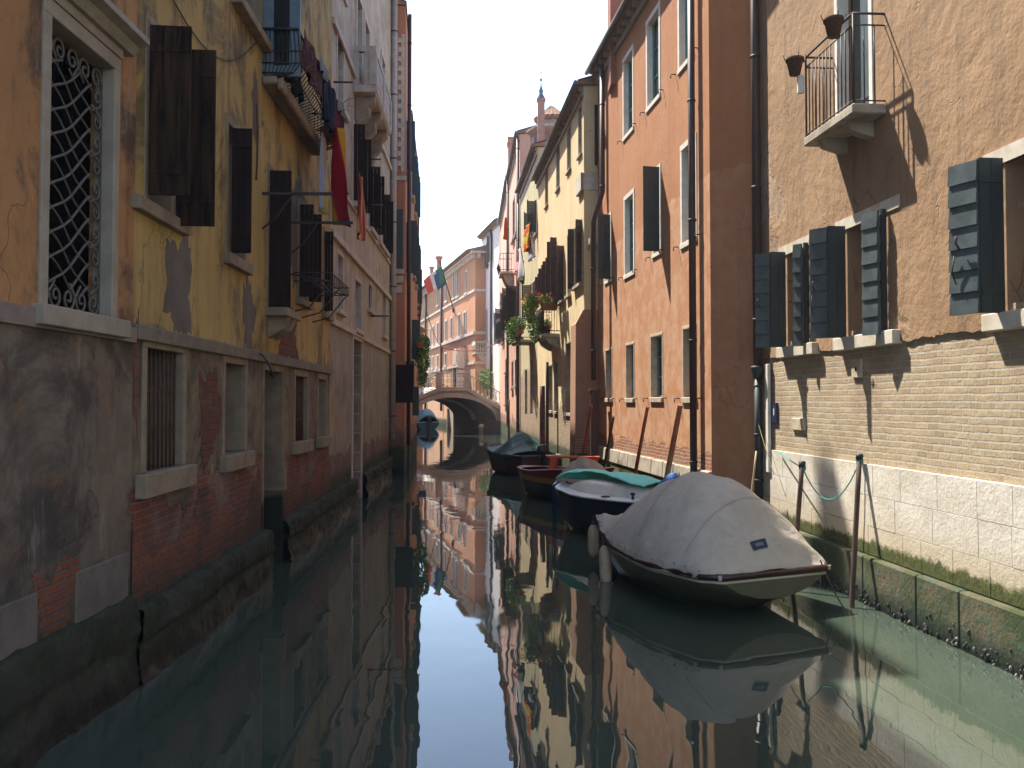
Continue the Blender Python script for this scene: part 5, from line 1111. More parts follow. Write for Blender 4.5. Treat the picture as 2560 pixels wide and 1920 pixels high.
# blue hanging sign by the bridge
p = at(1057, 944, 70); e = empty('hanging_sign', 'blue square hanging sign on a bracket above the left bridge steps', 'sign', (p.x, 70, p.z))
m = MB(); m.box(-.27, .27, -.03, .03, -.27, .27); m.obj('sign_panel', simple('sign_blue', (.015, .05, .17), (.012, .04, .14), .4, .4), e)
m = MB(); m.box(-.16, .16, -.035, -.031, -.05, -.02); m.obj('sign_line', simple('dull_gold', (.25, .20, .10)), e); m = MB(); m.tube([(-.75, 0, .20), (.27, 0, .29)], .02, 6); m.obj('sign_bracket', M['iron'], e)
# cables across the canal
def cable(name, label, a, b, sag, r_, mat, cat='cable'):
    m = MB(); n = 20; m.tube([Vector(a).lerp(Vector(b), k/n)-Vector((0, 0, sag*4*(k/n)*(1-k/n))) for k in range(n+1)], r_, 5); return tag(m.obj(name, mat), label, cat)
cable('overhead_cable', 'red sheathed cable sagging across the canal in front of the palace', (-5.2, 71, 6.5), (-.95, 71.5, 6.9), .45, .035, simple('red_cable', (.30, .06, .04)))
cable('overhead_cable', 'thin dark cable crossing from the rust-red house toward the peach house', (-4.9, 55, 7.6), (-5.2, 71, 6.5), .3, .02, M['iron'])
# ================================================================= BOATS
def lerp(a, b, k): return a+(b-a)*k
def interp(tab, t):
    for (a, va), (b, vb) in zip(tab[:-1], tab[1:]):
        if t <= b: k = (t-a)/(b-a); k = k*k*(3-2*k)*.5+k*.5; return lerp(va, vb, k)
    return tab[-1][1]
class Boat:
    def __init__(s, name, label, stern, bow, hb, zr, zk, hullmat, rail=None, railmat=None, group='boats moored along the canal', chine=.82, zc=.12, n=40, inner=None, inner_z=.25):
        s.st = Vector((stern[0], stern[1], 0)); d = Vector((bow[0], bow[1], 0))-s.st; s.L = d.length; s.hb = hb; s.zr = zr; s.n = n
        s.root = empty(name, label, 'boat', s.st, math.atan2(d.y, d.x), group)
        m = MB(); cols = []
        def sec(t):
            x = s.L*t; b = interp(hb, t); z = interp(zr, t); k = interp(zk, t); rk = interp([(0, 0), (.7, 0), (1, -.30)], t)
            c = lerp(interp(zc, t) if isinstance(zc, list) else zc, z*.55, max(0, (t-.7)/.3)**1.5)
            pts = []
            for y_, z_, dx in ((b, z, 0), (b*.97, lerp(c, z, .6), rk*.35), (b*chine, c, rk*.75), (b*chine*.5, lerp(k, c, .25), rk), (0, k, rk)): pts.append((x+dx, y_, z_))
            return pts+[(p[0], -p[1], p[2]) for p in pts[-2::-1]]
        base = len(m.v); k = 9
        for i in range(n+1): m.add(sec(i/n))
        for i in range(n):
            for j in range(k-1): m.face((base+i*k+j, base+(i+1)*k+j, base+(i+1)*k+j+1, base+i*k+j+1), 0, True)
        m.face([base+j for j in range(k)]); s.hull = m.obj('hull', hullmat, s.root)
        if rail:
            m = MB()
            path = [(s.L*i/n, interp(hb, i/n)+.01, interp(zr, i/n)) for i in range(n+1)]; path2 = [(p[0], -p[1], p[2]) for p in path[::-1]]; s.rpath = path+path2[1:]
            m.tube(path+path2[1:], rail, 8, closed=True); m.obj('rub_rail', railmat, s.root)
        if inner:
            m = MB(); t0, t1, w_ = .03, .93, .07
            for i in range(n):
                a, b = lerp(t0, t1, i/n), lerp(t0, t1, (i+1)/n)
                A, B = max(.02, interp(hb, a)-w_), max(.02, interp(hb, b)-w_); za, zb = interp(zr, a)-.005, interp(zr, b)-.005
                for sg_ in (1, -1):
                    m.quad((s.L*a, sg_*A, za), (s.L*b, sg_*B, zb), (s.L*b, sg_*B*.8, inner_z), (s.L*a, sg_*A*.8, inner_z))
                    m.quad((s.L*a, sg_*A, za), (s.L*b, sg_*B, zb), (s.L*b, sg_*(B+w_), zb), (s.L*a, sg_*(A+w_), za))
                m.quad((s.L*a, A*.8, inner_z), (s.L*b, B*.8, inner_z), (s.L*b, -B*.8, inner_z), (s.L*a, -A*.8, inner_z))
            m.obj('inner_hull', inner, s.root)
    def deck(s, t0, t1, mat, name='deck', crown=.04, dz=.0):
        m = MB()
        def f(a, b):
            t = lerp(t0, t1, a); k = b*2-1; return (s.L*t, interp(s.hb, t)*.985*k, interp(s.zr, t)+dz+crown*(1-k*k))
        m.grid(f, 16, 10); return m.obj(name, mat, s.root)
    def w(s, t, k, z): return s.root.matrix_basis @ Vector((s.L*t, interp(s.hb, t)*k, z))
def fbm(p, sc=1.0): return mnoise.fractal(Vector(p)*sc, 1.0, 2.0, 4)
def tarp(name, label, boat, t0, t1, hfun, mat, skirt=.10, kfun=None, nu=70, nv=56, wr=.02, cat='tarpaulin', parent=None, out=1.03, group=None, seed=0, thick=.008):
    m = MB()
    def f(a, b):
        t = lerp(t0, t1, a); k = (b*2-1)*1.12; kk = max(-1, min(1, k)); z = interp(boat.zr, t)+.02; hbw = interp(boat.hb, t)*out+.015
        h = hfun(t, kk)
        if abs(k) > 1: z -= skirt*(abs(k)-1)/.12*min(1, max(0, t/.06)); h = 0
        x = boat.L*t; y = hbw*kk
        if t < 0: x = -.012; z -= skirt*min(1, -t/.03) if abs(k) <= 1 else 0; h = 0 if abs(kk) > .9 else h*(1+t*20)
        e_ = 1-abs(kk)**3
        n1 = fbm((x*1.3+seed, y*1.3, 0), 1.0); fold = math.sin((y*.9+x*.5)*9+4*n1)*math.sin(x*3+n1*3)
        n2 = fbm((x*.9+seed+4, y*.9, 2), 1.0); r2 = 1-abs(fbm((x*1.6+y*1.1+seed, (y-x)*.5, 8), 1.0))*2.2; z += wr*(n1*1.2+fold*.5+n2*1.4+max(0, r2)**3*.9)*(.35+.65*e_)*(.45+.75*min(1, max(0, (abs(kk)-.35)*1.8, (t-.5)*2.2)))
        y += wr*.6*fbm((x*3+seed, z*3, 5), 1.0)
        return (x, y, z+h)
    m.grid(f, nu, nv)
    o = m.obj(name, mat, parent or None)
    if not parent: o.location = boat.root.location; o.rotation_euler = boat.root.rotation_euler; tag(o, label, cat, group)
    elif label: o['label'] = label
    s_ = o.modifiers.new('solid', 'SOLIDIFY'); s_.thickness = thick; s_.offset = 1
    return o, f
def gelcoat(name, a, b=None): return simple(name, a, b or tuple(x*.85 for x in a), .28, .5, 3, .06, .004)
GR = 'boats moored along the right bank'
# ---- covered boat in the foreground
hullm = MT('cream_green_hull', .35, .5); hullm.done(hullm.mx(hullm.rng(hullm.ma('ADD', hullm.z, hullm.ma('MULTIPLY', hullm.noise(6, 6), .1)), .12, .22), (.05, .052, .022), hullm.mx(hullm.noise(3, 6), (.12, .108, .066), (.075, .066, .038))), hullm.noise(8), .1)
B1 = Boat('covered_boat', 'cream motorboat under a taupe canvas cover nearest on the right', (3.08, 11.28), (1.34, 14.83),
    [(0, .76), (.06, .95), (.28, 1.0), (.56, .79), (.78, .45), (.92, .18), (1, .03)], [(0, .50), (.4, .50), (.75, .58), (1, .72)], [(0, .20), (.12, .0), (.3, -.25), (.85, -.1), (1, .35)], hullm.m, .042, simple('maroon_rubber', (.045, .012, .016), (.025, .010, .012), .4, .5), GR, zc=[(0, .30), (.2, .2), (.45, .13), (1, .13)], chine=.70)
m = MB(); m.tube([(p[0], p[1]*.985, p[2]-.062) for p in B1.rpath], .018, 6, closed=True); m.obj('cream_strip', gelcoat('cream_trim', (.46, .42, .30)), B1.root)
canvas = MT('taupe_canvas', .9, .15)
_w = canvas.noise(240, 2); _s = canvas.noise(2.2, 6, .6); _d = canvas.noise(9, 6, .65)
canvas.done(canvas.mx(canvas.rng(_d, .52, .75, 0, .35), canvas.mx(canvas.rng(_s, .35, .65), (.44, .395, .33), (.38, .34, .28)), (.26, .24, .205)), canvas.ma('ADD', canvas.ma('MULTIPLY', _w, .15), canvas.ma('ADD', _d, canvas.ma('MULTIPLY', canvas.noise(3.0, 4, .5, sc=(1.6, .7, 1), dist=1.6), 2.6))), .35, .02)
HT = [(0, .06), (.05, .42), (.13, .80), (.26, 1.02), (.38, 1.05), (.50, .90), (.63, .58), (.78, .26), (.9, .09), (1, .02)]
B1.zr_ = 0
def h1(t, k):
    p = 1-abs(k)**1.9; return interp(HT, t)*p**.85
cv, cvf = tarp('canvas_cover', None, B1, -.03, .992, h1, canvas.m, .055, parent=B1.root, wr=.021, nu=110, nv=90)
# seams, snaps and maker's patch
m = MB()
for t in (.40, .13, .66): m.tube([Vector(cvf((t+.03)/1.022, b/40))+Vector((0, 0, .010)) for b in range(4, 37)], .0045, 5)
m.obj('seam', canvas.m, cv)
STEEL = simple('steel_snap', (.45, .45, .45), None, .3, .5, metal=1.0)
for i in range(18):
    t = .05+.95*(i+.5)/18; m = MB(); p = Vector(cvf(t, .938)); m.lathe([(.012, -.006), (.012, .012), (.004, .016)], p+Vector((0, .012, .012)), 8); m.obj('snap', STEEL, cv)
# patch on the port (camera) side of the cover: find cover point seen at the photo's patch
def nearest_on(f, root, u, v, rng_a=(0, 1), rng_b=(0, 1)):
    best = None
    for i in range(80):
        for j in range(80):
            a = lerp(*rng_a, i/79); b = lerp(*rng_b, j/79); p = root.matrix_basis @ Vector(f(a, b)); d = p-ORG
            dd = _fw.dot(d); uu = 1280+F*d.x/dd; vv = CY-F*_up.dot(d)/dd; e_ = (uu-u)**2+(vv-v)**2
            if best is None or e_ < best[0]: best = (e_, a, b)
    return best
bb = nearest_on(cvf, B1.root, 1898, 1365, (0, .6), (.5, 1))
if bb[0] > 900: bb = nearest_on(cvf, B1.root, 1898, 1365)
def pgrid(da, db, lift, mat, nm, par):
    m = MB(); a0, b0 = bb[1], bb[2]
    m.grid(lambda a, b: Vector(cvf(a0+da*(a-.5), b0+db*(b-.5)))+lf*lift, 6, 6, smooth=True); return m.obj(nm, mat, par)
pA = Vector(cvf(bb[1], bb[2])); dA = Vector(cvf(bb[1]+.01, bb[2]))-pA; dB_ = Vector(cvf(bb[1], bb[2]+.01))-pA; lf = dA.cross(dB_).normalized()
if lf.z < 0: lf = -lf
pt = pgrid(.012, .11, .014, simple('navy_patch', (.03, .045, .10), (.025, .04, .08), .7), 'maker_patch', cv)
pgrid(.004, .055, .017, simple('patch_print', (.20, .20, .20), None, .7), 'patch_print', cv)
# stern mooring lines and fenders
def rope(pts, r_, mat, label, cat='rope', sag=0, group=None):
    P_ = [Vector(p) for p in pts]; out = []
    for a, b in zip(P_[:-1], P_[1:]):
        for k in range(12): q = k/12; out.append(a.lerp(b, q)-Vector((0, 0, sag*4*q*(1-q))))
    out.append(P_[-1]); m = MB(); m.tube(out, r_, 6); return tag(m.obj('mooring_rope', mat), label, cat, group)
FE = simple('beige_fender_vinyl', (.52, .38, .25), (.42, .29, .18), .55, .4)
def fender(boat, t, k, zt, ln, label, ln_rope, tilt=0):
    p = boat.w(t, k, 0); e = empty('boat_fender', label, 'fender', (p.x, p.y, zt), 0, 'fenders hanging from the covered boat')
    m = MB(); m.lathe([(.02, 0), (.04, -.02), (.075, -.08), (.085, -.16), (.085, -ln+.13), (.07, -ln+.05), (.03, -ln), (.0, -ln-.01)], (0, 0, 0), 16); m.obj('bumper', FE, e)
    m = MB(); m.tube([(0, 0, -.01), (0, 0, ln_rope)], .008, 6); m.lathe([(.03, -.02), (.035, 0), (.02, .05)], (0, 0, 0), 8); m.obj('cord', M['iron'], e)
    e.rotation_euler = (R(tilt), R(tilt*.5), 0); return e
fender(B1, 1.0, 3.6, .62, .50, 'beige fender hanging at the very bow of the covered boat', .12)
fender(B1, .70, 1.13, .50, .58, 'beige fender on the near side of the covered boat just behind its bow', .16, -4)
# ---- white and navy boat with green netting
h2 = MT('navy_hull', .3, .5); h2.done(h2.mx(h2.rng(h2.z, .14, .17), (.05, .03, .02), (.010, .012, .022)), h2.noise(5), .05)
B2 = Boat('white_deck_boat', 'navy-hulled boat with white deck and green netting behind the covered boat', (2.80, 16.95), (.865, 19.5),
    [(0, .62), (.3, .70), (.6, .64), (.8, .44), (.93, .20), (1, .03)], [(0, .74), (.5, .73), (1, .82)], [(0, -.3), (.7, -.25), (.9, 0), (1, .35)], h2.m, .018, gelcoat('white_rail', (.70, .70, .70)), GR, zc=.2)
wd_ = gelcoat('white_gelcoat_deck', (.80, .79, .76))
B2.deck(.0, .995, wd_, crown=.05)
m = MB()
def _cb(a, b):
    t = lerp(.02, .80, a); k = b*2-1; e_ = max(0, 1-(abs(2*a-1))**4); return (B2.L*t, interp(B2.hb, t)*.62*k, interp(B2.zr, t)+.02+.26*e_*(1-k**4)**.5)
m.grid(_cb, 24, 14); m.obj('cabin_top', gelcoat('cream_cabin', (.74, .70, .60)), B2.root)
m = MB(); p = (B2.L*.36, .60, 0); m.lathe([(.0, 0), (.085, 0), (.085, .012), (.0, .014)], (B2.L*.36, .50, .76), 14); m.obj('deck_vent', M['iron'], B2.root)
m = MB(); m.lathe([(.03, 0), (.02, .06), (.045, .09), (.045, .11), (0, .12)], (B2.L*.14, .5, .77), 10); m.obj('cleat', M['iron'], B2.root)
net = MT('green_netting', .55, .3); net.done(net.mx(net.noise(5, 5), (.14, .60, .49), (.20, .68, .57)), net.noise(40), .4, .01)
tarp('green_netting', 'turquoise green netting spread over the white deck boat', B2, .16, .74, lambda t, k: (.34*(1-abs(k)**2.5) if k < .25 else .34*(1-abs(k)**2.5)-.03)+.05*math.sin(t*22)*.5, net.m, .18, wr=.03, cat='netting', out=.98, seed=3) if False else None
m = MB()
def _nt(a, b):
    t = lerp(.10, .98, a); k = lerp(-1.12, .42+.16*math.sin(a*7+1), b); z = interp(B2.zr, t)+.13+.30*(1-min(1, abs(k))**2)*max(0, 1-abs(2*t-.95)**3)
    n1 = fbm((t*9, k*2.2, 3)); return (B2.L*t, interp(B2.hb, min(1, t))*k*1.0-(.05 if b < .1 else 0), z+.03*n1)
m.grid(_nt, 60, 24); o = m.obj('green_netting', net.m); o.location = B2.root.location; o.rotation_euler = B2.root.rotation_euler; tag(o, 'turquoise green netting spread over the white deck boat', 'netting')
s_ = o.modifiers.new('solid', 'SOLIDIFY'); s_.thickness = .01
blue = simple('blue_strap', (.012, .035, .10), (.008, .025, .07), .8)
for t, lb in ((.90, 'wide blue strap over the bow side of the white deck boat'), (.995, 'blue line hanging from the stem of the white deck boat')):
    m = MB(); hbw = interp(B2.hb, t); z = interp(B2.zr, t); wv = .035 if t < .95 else .015
    pts = [(hbw*.55, z+.10), (hbw+.04, z+.035), (hbw+.05, z-.05), (hbw*.96+.03, .45), (hbw*.9+.03, -.05)]
    for (a, za), (b, zb) in zip(pts[:-1], pts[1:]): m.quad((B2.L*t-wv, a, za), (B2.L*t+wv, a, za), (B2.L*t+wv, b, zb), (B2.L*t-wv, b, zb))
    o = m.obj('mooring_strap', blue); o.location = B2.root.location; o.rotation_euler = B2.root.rotation_euler; s_ = o.modifiers.new('solid', 'SOLIDIFY'); s_.thickness = .012; tag(o, lb, 'strap')
m = MB()
m.grid(lambda a, b: (lerp(-.15, .42, a), lerp(-.5, .25, b), .80+.42*math.sin(math.pi*min(1, a*1.1))*(1-abs(2*b-1)**2)+.05*fbm((a*4, b*4, 1))), 24, 20); m.obj
o = m.obj('engine_cover', simple('royal_blue_tarp', (.02, .10, .30), (.015, .07, .22), .7, .25, 4, .3, .02)); o.location = B2.root.location; o.rotation_euler = B2.root.rotation_euler; tag(o, 'royal blue tarp bundled at the stern of the white deck boat', 'tarpaulin')
# ---- varnished red and yellow boat
h3 = MT('red_yellow_hull', .35, .5); zz = h3.z; h3.done(h3.mx(h3.rng(zz, .585, .595), h3.mx(h3.rng(zz, .455, .465), (.012, .011, .010), (.36, .20, .015)), (.17, .022, .018)), h3.noise(6), .06)
B3 = Boat('wooden_boat', 'open wooden boat with yellow striped dark hull and red varnished gunwale', (1.85, 23.4), (.30, 27.0),
    [(0, .70), (.3, .78), (.6, .70), (.85, .40), (1, .04)], [(0, .84), (.5, .70), (1, .68)], [(0, -.2), (.8, -.2), (1, .3)], h3.m, .03, simple('red_varnish', (.22, .045, .025), (.15, .03, .02), .3, .5), GR, zc=.1, inner=simple('red_varnished_wood', (.24, .065, .03), (.16, .04, .02), .35, .5, 4, .2, .01), inner_z=.35)
m = MB()
for t in (.42, .70): m.box(B3.L*t-.12, B3.L*t+.12, -interp(B3.hb, t)*.9, interp(B3.hb, t)*.9, .52, .56)
m.obj('thwart', simple('brown_thwart', (.20, .06, .03)), B3.root); B3.deck(.80, .97, simple('red_foredeck', (.20, .05, .028), (.13, .03, .02), .3, .5), 'foredeck', .03)
p = B3.w(.28, .0, 0); e = empty('orange_bench', 'bright orange painted board bench lying across the wooden boat stern', 'bench', (p.x+.05, p.y, .80), math.atan2(B3.root.rotation_euler.z, 1)*0-.2)
OR = simple('orange_red_paint', (.52, .085, .015), (.42, .06, .012), .5, .4)
m = MB(); m.box(-.55, .75, -.16, .16, .26, .31); m.obj('seat', OR, e)
for x in (-.42, .6): m = MB(); m.hexa([(x-.12, -.14, -.15), (x+.02, -.14, -.15), (x+.02, .14, -.15), (x-.12, .14, -.15), (x-.06, -.14, .258), (x+.12, -.14, .258), (x+.12, .14, .258), (x-.06, .14, .258)]); m.obj('leg', OR, e)
m = MB()
def _mound(a, b):
    w_ = 2*math.pi*a; r_ = b; h = .62*(1-r_**1.6); k = 1+.18*math.sin(w_*2+1)+.12*math.sin(w_*3)
    return (.62*r_*k*math.cos(w_), .48*r_*k*math.sin(w_), h+.06*fbm((r_*math.cos(w_)*3, r_*math.sin(w_)*3, 7)))
m.grid(_mound, 40, 16); p = at(1462, 1190, 22.0); o = m.obj('engine_cover', simple('grey_beige_tarp', (.34, .29, .24), (.26, .22, .18), .9, .1, 4, .5, .03)); o.location = (p.x, 22.0, .62); tag(o, 'grey beige tarp peaked over an engine behind the green netting', 'tarpaulin')
B3b = Boat('skiff', 'low dark skiff under the peaked grey tarp by the red house', (2.05, 20.2), (1.45, 23.0), [(0, .45), (.5, .5), (.85, .3), (1, .03)], [(0, .66), (1, .70)], [(0, -.2), (1, .2)], simple('dark_skiff_paint', (.05, .03, .022), (.03, .02, .016), .5, .4), .025, M['brownwood'], GR, zc=.1, inner=M['oldwood'], inner_z=.3)
# ---- dark boat with green tarp and outboard
h4 = MT('maroon_hull', .4, .5); h4.done(h4.mx(h4.rng(h4.z, .62, .63), (.085, .016, .012), (.014, .018, .026)), h4.noise(6), .06)
B4 = Boat('dark_tarped_boat', 'maroon and black boat half covered by a green tarp with outboard motor', (.98, 31.2), (-.62, 35.6),
    [(0, .72), (.3, .85), (.65, .80), (.88, .48), (1, .04)], [(0, .72), (.5, .72), (1, .92)], [(0, -.2), (.8, -.2), (1, .3)], h4.m, .035, simple('grey_rail', (.14, .12, .11)), GR, zc=.1, inner=simple('dark_blue_inner', (.02, .025, .04)), inner_z=.35)
gt = simple('dark_green_tarp', (.018, .085, .075), (.012, .055, .05), .55, .35, 3, .4, .03)
tarp('green_tarp', 'dark green tarpaulin peaked over the middle of the maroon boat', B4, .16, .80, lambda t, k: (.62*math.exp(-((t-.42)/.15)**2)+.08)*(1-abs(k)**1.4), gt, .18, wr=.05, seed=6)
e = empty('outboard_motor', 'black outboard motor tilted at the stern of the maroon boat', 'outboard motor', B4.w(-.03, .1, .55), B4.root.rotation_euler.z)
ob = simple('black_cowl', (.012, .013, .016), None, .3, .5)
m = MB(); m.hexa([(-.34, -.16, .30), (.12, -.16, .22), (.12, .16, .22), (-.34, .16, .30), (-.30, -.12, .58), (.08, -.13, .52), (.08, .13, .52), (-.30, .12, .58)]); m.obj('cowl', ob, e, bevel=.05, seg=3)
m = MB(); m.box(-.20, -.06, -.06, .06, -.5, .3); m.box(-.26, .0, -.015, .015, -.75, -.45); m.obj('leg', ob, e, bevel=.02)
m = MB(); m.tube([(.1, 0, .34), (.75, .05, .42)], .02, 6); m.obj('tiller', ob, e)
# ---- light blue covered boat beyond the bridge
B5 = Boat('blue_covered_boat', 'boat under a pale blue tarp moored beyond the bridge', (-7.45, 85.5), (-9.0, 90.3), [(0, .95), (.3, 1.05), (.7, .8), (1, .05)], [(0, .62), (1, .8)], [(0, -.2), (1, .2)], simple('teal_hull', (.03, .15, .17), None, .4, .5), .04, gelcoat('white_rail_b', (.6, .6, .6)), GR[:-10]+'left bank')
tarp('blue_tarp', 'pale blue tarpaulin stretched over the boat beyond the bridge', B5, -.01, .98, lambda t, k: interp([(0, .75), (.15, 1.15), (.6, .9), (1, .1)], max(0, t))*(1-abs(k)**2.4), simple('pale_blue_tarp', (.22, .46, .62), (.18, .38, .54), .6, .3, 2, .4, .03), .35, wr=.05, seed=9)
e = empty('outboard_motor', 'dark outboard motor on the stern of the pale blue covered boat', 'outboard motor', B5.w(-.06, 0, .45), B5.root.rotation_euler.z)
m = MB(); m.box(-.25, .1, -.2, .2, .1, .65); m.obj('cowl', ob, e, bevel=.06, seg=3); m = MB(); m.box(-.14, .0, -.08, .08, -.7, .1); m.obj('leg', ob, e)
# ================================================================= POLES, ROPES, SHELLS
def pole(name, label, top, bot, r0, r1, mat, group, cap=None, n=10, capz=.1, bend=0):
    a, b = Vector(bot), Vector(top); e = empty(name, label, 'pole', a, 0, group); m = MB()
    d = b-a; m.tube([d*(k/6)+Vector((bend*math.sin(math.pi*k/6), 0, 0)) for k in range(7)], [lerp(r0, r1, k/6) for k in range(7)], n); m.obj('shaft', mat, e)
    if cap: m = MB(); m.tube([d*(1-capz), d*1.002], [r1+.014]*2, n); m.obj('tip', cap, e)
    return e
pm = simple('dark_pole_wood', (.075, .042, .028), (.045, .028, .02), .75, .3, 5, .4, .01, sc=(2, 2, .3)); tar = simple('tarred_top', (.02, .03, .03), None, .6)
GP = 'mooring poles before the white stone base'
P1b = onz(1968, 1460); P1t = at(2005, 1152, 13.0)
p1b = Vector((4.30-.33, 12.9, -1.0)); p1t = at(2006, 1154, 13.0)
pole('mooring_pole', 'slanting mooring pole with green rope behind the covered boat stern', p1t, at(1972, 1390, 12.7)-Vector((0, 0, .9)), .036, .032, pm, GP, tar, capz=.04)
wb = onz(2129, 1519); p2t = at(2149, 1137, wb.y+.42)
dd = (p2t-wb).normalized(); pole('mooring_pole', 'upright mooring pole with green rope loop by the white stone base', p2t, wb-dd*1.0, .034, .033, pm, GP, tar, capz=.02)
gr_ = simple('teal_rope', (.05, .30, .25), (.04, .22, .19), .85)
hk = R1.loc(*([R1.sz(1955, 1128)[0]]+[.05]), R1.sz(1955, 1128)[1])
rope([p1t-Vector((0, 0, .08)), p2t-Vector((0, 0, .08))], .009, gr_, 'teal rope slung loosely between the two mooring poles', sag=.46)
rope([hk, p1t-Vector((0, 0, .08))], .009, gr_, 'short teal rope from the stone base to the slanting mooring pole', sag=.02)
rope([R1.loc(R1.L-.1, .12, 2.2), hk+Vector((-.08, 0, -.35))], .007, simple('straw_rope', (.30, .26, .10)), 'thin straw coloured line from the downpipe to the stone base', sag=.03)
m = MB()
for pt_ in (p1t, p2t):
    for k in range(3): m.tube([pt_+Vector((.041*math.cos(a*.524), .041*math.sin(a*.524), -.07-.02*k)) for a in range(12)], .009, 6, closed=True)
tag(m.obj('rope_coil', gr_), 'teal rope turns wound round the tops of the mooring poles', 'rope')
sb = B1.w(.0, -.9, .60); rope([sb, onz(2120, 1535, -.1)], .010, simple('brown_rope', (.14, .10, .06)), 'brown line running from the covered boat stern into the water', sag=.05)
pole('wooden_stick', 'pale wooden stick leaning by the corner downpipe', at(1891, 1128, 15.3), at(1862, 1240, 14.9)-Vector((0, 0, .8)), .018, .016, simple('pale_stick', (.42, .30, .17)), None)
orp = MT('red_brown_pole_paint', .6, .3); 
def bandpole(nm, top, bot):
    t = MT(nm, .6, .3); return t.done(t.mx(t.rng(t.z, bot, bot+.02), (.46, .13, .04), t.mx(t.noise(6, 5, sc=(2, 2, .4)), top, tuple(x*.6 for x in top))), t.noise(12), .2, .005)
GP2 = 'slanted poles standing before the red house'
for (u0, v0, u1, v1, off, lb, c, zb, r_) in ((1479, 1014, 1453, 1160, .75, 'thin brown pole leaning near the pipe casing', (.26, .075, .035), -5, .037), (1534, 1042, 1505, 1195, .5, 'dark brown pole left of the orange-footed pole', (.075, .035, .022), -5, .035), (1619, 1016, 1585, 1200, .5, 'dark red pole with bright orange foot by the red house', (.30, .075, .03), 1.6, .042), (1700, 1012, 1665, 1205, .5, 'orange-red pole with a collar nearest the corner of the red house', (.46, .115, .04), 9, .045)):
    s0 = R2.sz(u0, v0, off); s1 = R2.sz(u1, v1, off); tp = R2.loc(s0[0], off, s0[1]); bt = R2.loc(s1[0], off, s1[1]); d = (tp-bt).normalized(); bt = bt-d*((bt.z+.6)/d.z)
    pole('mooring_pole', lb, tp, bt, r_, r_*.85, bandpole('pole_'+lb[:9].replace(' ', '_'), c, zb if zb < 5 else .2), GP2, simple('pole_collar', (.34, .12, .06)) if zb == 9 else None, capz=.52 if zb == 9 else .1)
for (u, v0, v1, h, off, lb) in ((1368, 905, 1110, R3, .3, 'thin dark pipe-like pole before the yellow house doors'), (1356, 965, 1125, R4, .4, 'thick red-brown pole before the olive house foot'), (1272, 1000, 1085, R5, .4, 'thin pole before the pink house foot')):
    s0 = h.sz(u, v0, off); tp = h.loc(s0[0], off, s0[1]); pole('mooring_pole', lb, tp, (tp.x, tp.y, -1), .06 if 'thick' not in lb else .12, .05 if 'thick' not in lb else .09, pm if 'thick' not in lb else simple('red_pile', (.16, .06, .045), (.11, .045, .035)), 'poles before the far right houses')
# mussels and oysters along the tide line of the white house
m = MB(); r3 = random.Random(5)
for i in range(230):
    x = r3.uniform(.2, R1.L-.2) if i > 150 else r3.gauss(5.6, 2.2); z = abs(r3.gauss(.03, .05)) if r3.random() < .75 else r3.uniform(.02, .22); s_ = r3.uniform(.008, .026)
    if r3.random() < .55: x = round(x*1.7)/1.7+r3.gauss(0, .07)
    c = R1.loc(max(.1, min(R1.L-.1, x)), .10+s_*.4, z); b = len(m.v)
    ax = Vector((r3.uniform(.6, 1.1), r3.uniform(.5, .9), r3.uniform(1.0, 1.9)))*s_; rt = r3.uniform(0, 3)
    for a in range(5):
        th = math.pi*a/4; 
        for q in range(6):
            ph = q*math.pi/3+rt; m.v.append((c.x+ax.x*math.sin(th)*math.cos(ph), c.y+ax.y*math.sin(th)*math.sin(ph), c.z+ax.z*math.cos(th)))
    mi = 0 if r3.random() < .8 else 1
    for a in range(4):
        for q in range(6): m.face((b+a*6+q, b+a*6+(q+1) % 6, b+(a+1)*6+(q+1) % 6, b+(a+1)*6+q), mi, True)
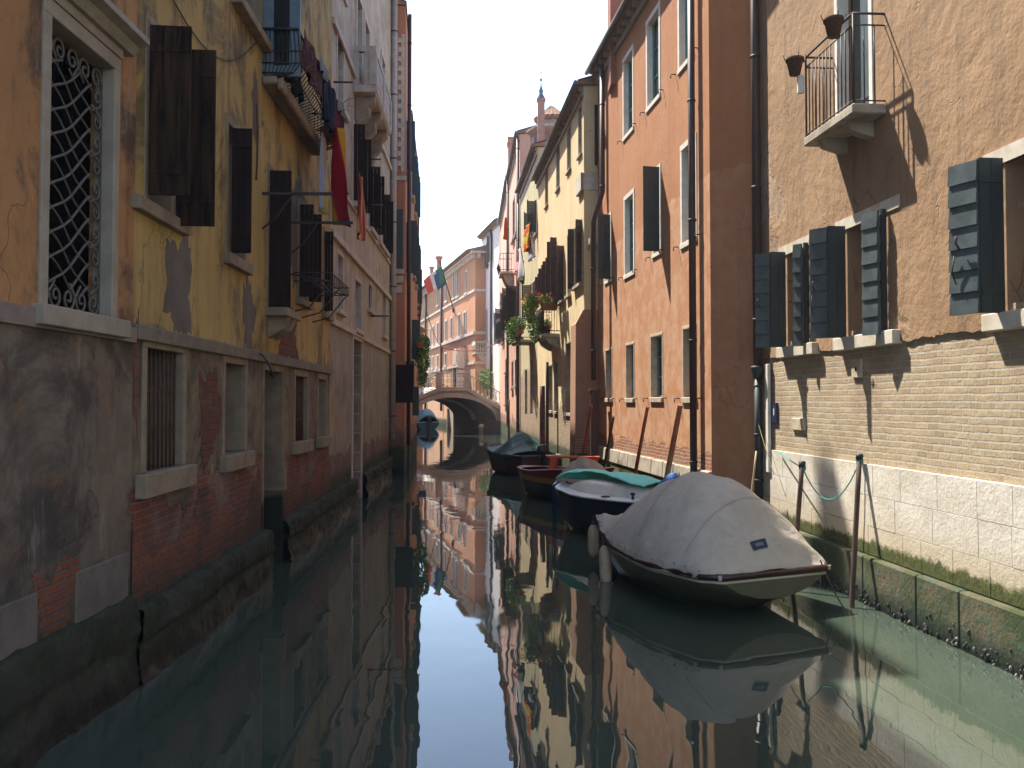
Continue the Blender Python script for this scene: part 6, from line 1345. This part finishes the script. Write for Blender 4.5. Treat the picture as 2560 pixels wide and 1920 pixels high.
tag(m.obj('mussels', [simple('dark_mussel_shell', (.022, .02, .018), (.05, .045, .035), .5, .4, 30), simple('pale_oyster_shell', (.30, .27, .22), (.12, .11, .09), .6)]), 'dark mussels and pale shells clustered at the tide line of the white stone base', 'mussels', kind='stuff')
# washing high on the pink and olive houses
def wash(u, vt, vb, wid, h, off, label, mat, seed, cat='laundry', fl=.1):
    s0 = h.sz(u, (vt+vb)/2, off)[0]; zt = h.sz(u, vt, off)[1]; zb_ = h.sz(u, vb, off)[1]
    return cloth('laundry', label, cat, h, s0-wid/2, s0+wid/2, off, zt, zb_, mat, .06, 2, 'washing hung outside the pink and olive houses', fl, seed=seed)
wash(1318, 565, 625, 1.5, R4, 1.0, 'orange and yellow cloth hung high beside the pink house', stripemat('orange_yellow_wash', [(.70, .22, .02), (.60, .46, .06), (.50, .10, .03)], 1.3, 'z'), 1)
wash(1327, 585, 650, 1.2, R4, .9, 'lilac grey shirt hung next to the orange cloth', cl('lilac_wash', (.46, .44, .52)), 2)
wash(1300, 620, 700, 1.2, R5, .9, 'white towel hung below the iron balcony of the pink house', cl('white_wash', (.72, .68, .68)), 3)
wash(1290, 660, 682, 1.6, R5, .9, 'pink cloth at the foot of the white towel', cl('pink_wash', (.65, .25, .32)), 4)
wash(1305, 655, 705, .8, R5, .8, 'dark green cloth right of the white towel', cl('green_wash', (.06, .14, .09)), 5)
wash(1264, 545, 596, .5, R5, 1.0, 'narrow orange-red cloth above the iron balcony of the pink house', cl('orange_wash', (.55, .12, .03)), 6)

# ---------------------------------------------------------------- haze volume added to lift the dark tones
hz = MB(); hz.box(-70, 70, -14, 300, -2.6, 30); ho = hz.obj('haze', None); tag(ho, 'thin haze volume added over the canal to lift dark tones', 'haze', kind='stuff')
hm = bpy.data.materials.new('haze'); hm.use_nodes = True; hn = hm.node_tree; hn.nodes.remove(hn.nodes['Principled BSDF'])
pv = hn.nodes.new('ShaderNodeVolumePrincipled'); pv.inputs['Color'].default_value = (.95, .96, 1, 1); pv.inputs['Density'].default_value = 0.0009
hn.links.new(pv.outputs[0], hn.nodes['Material Output'].inputs['Volume']); ho.data.materials.clear(); ho.data.materials.append(hm)
S.cycles.volume_bounces = 0
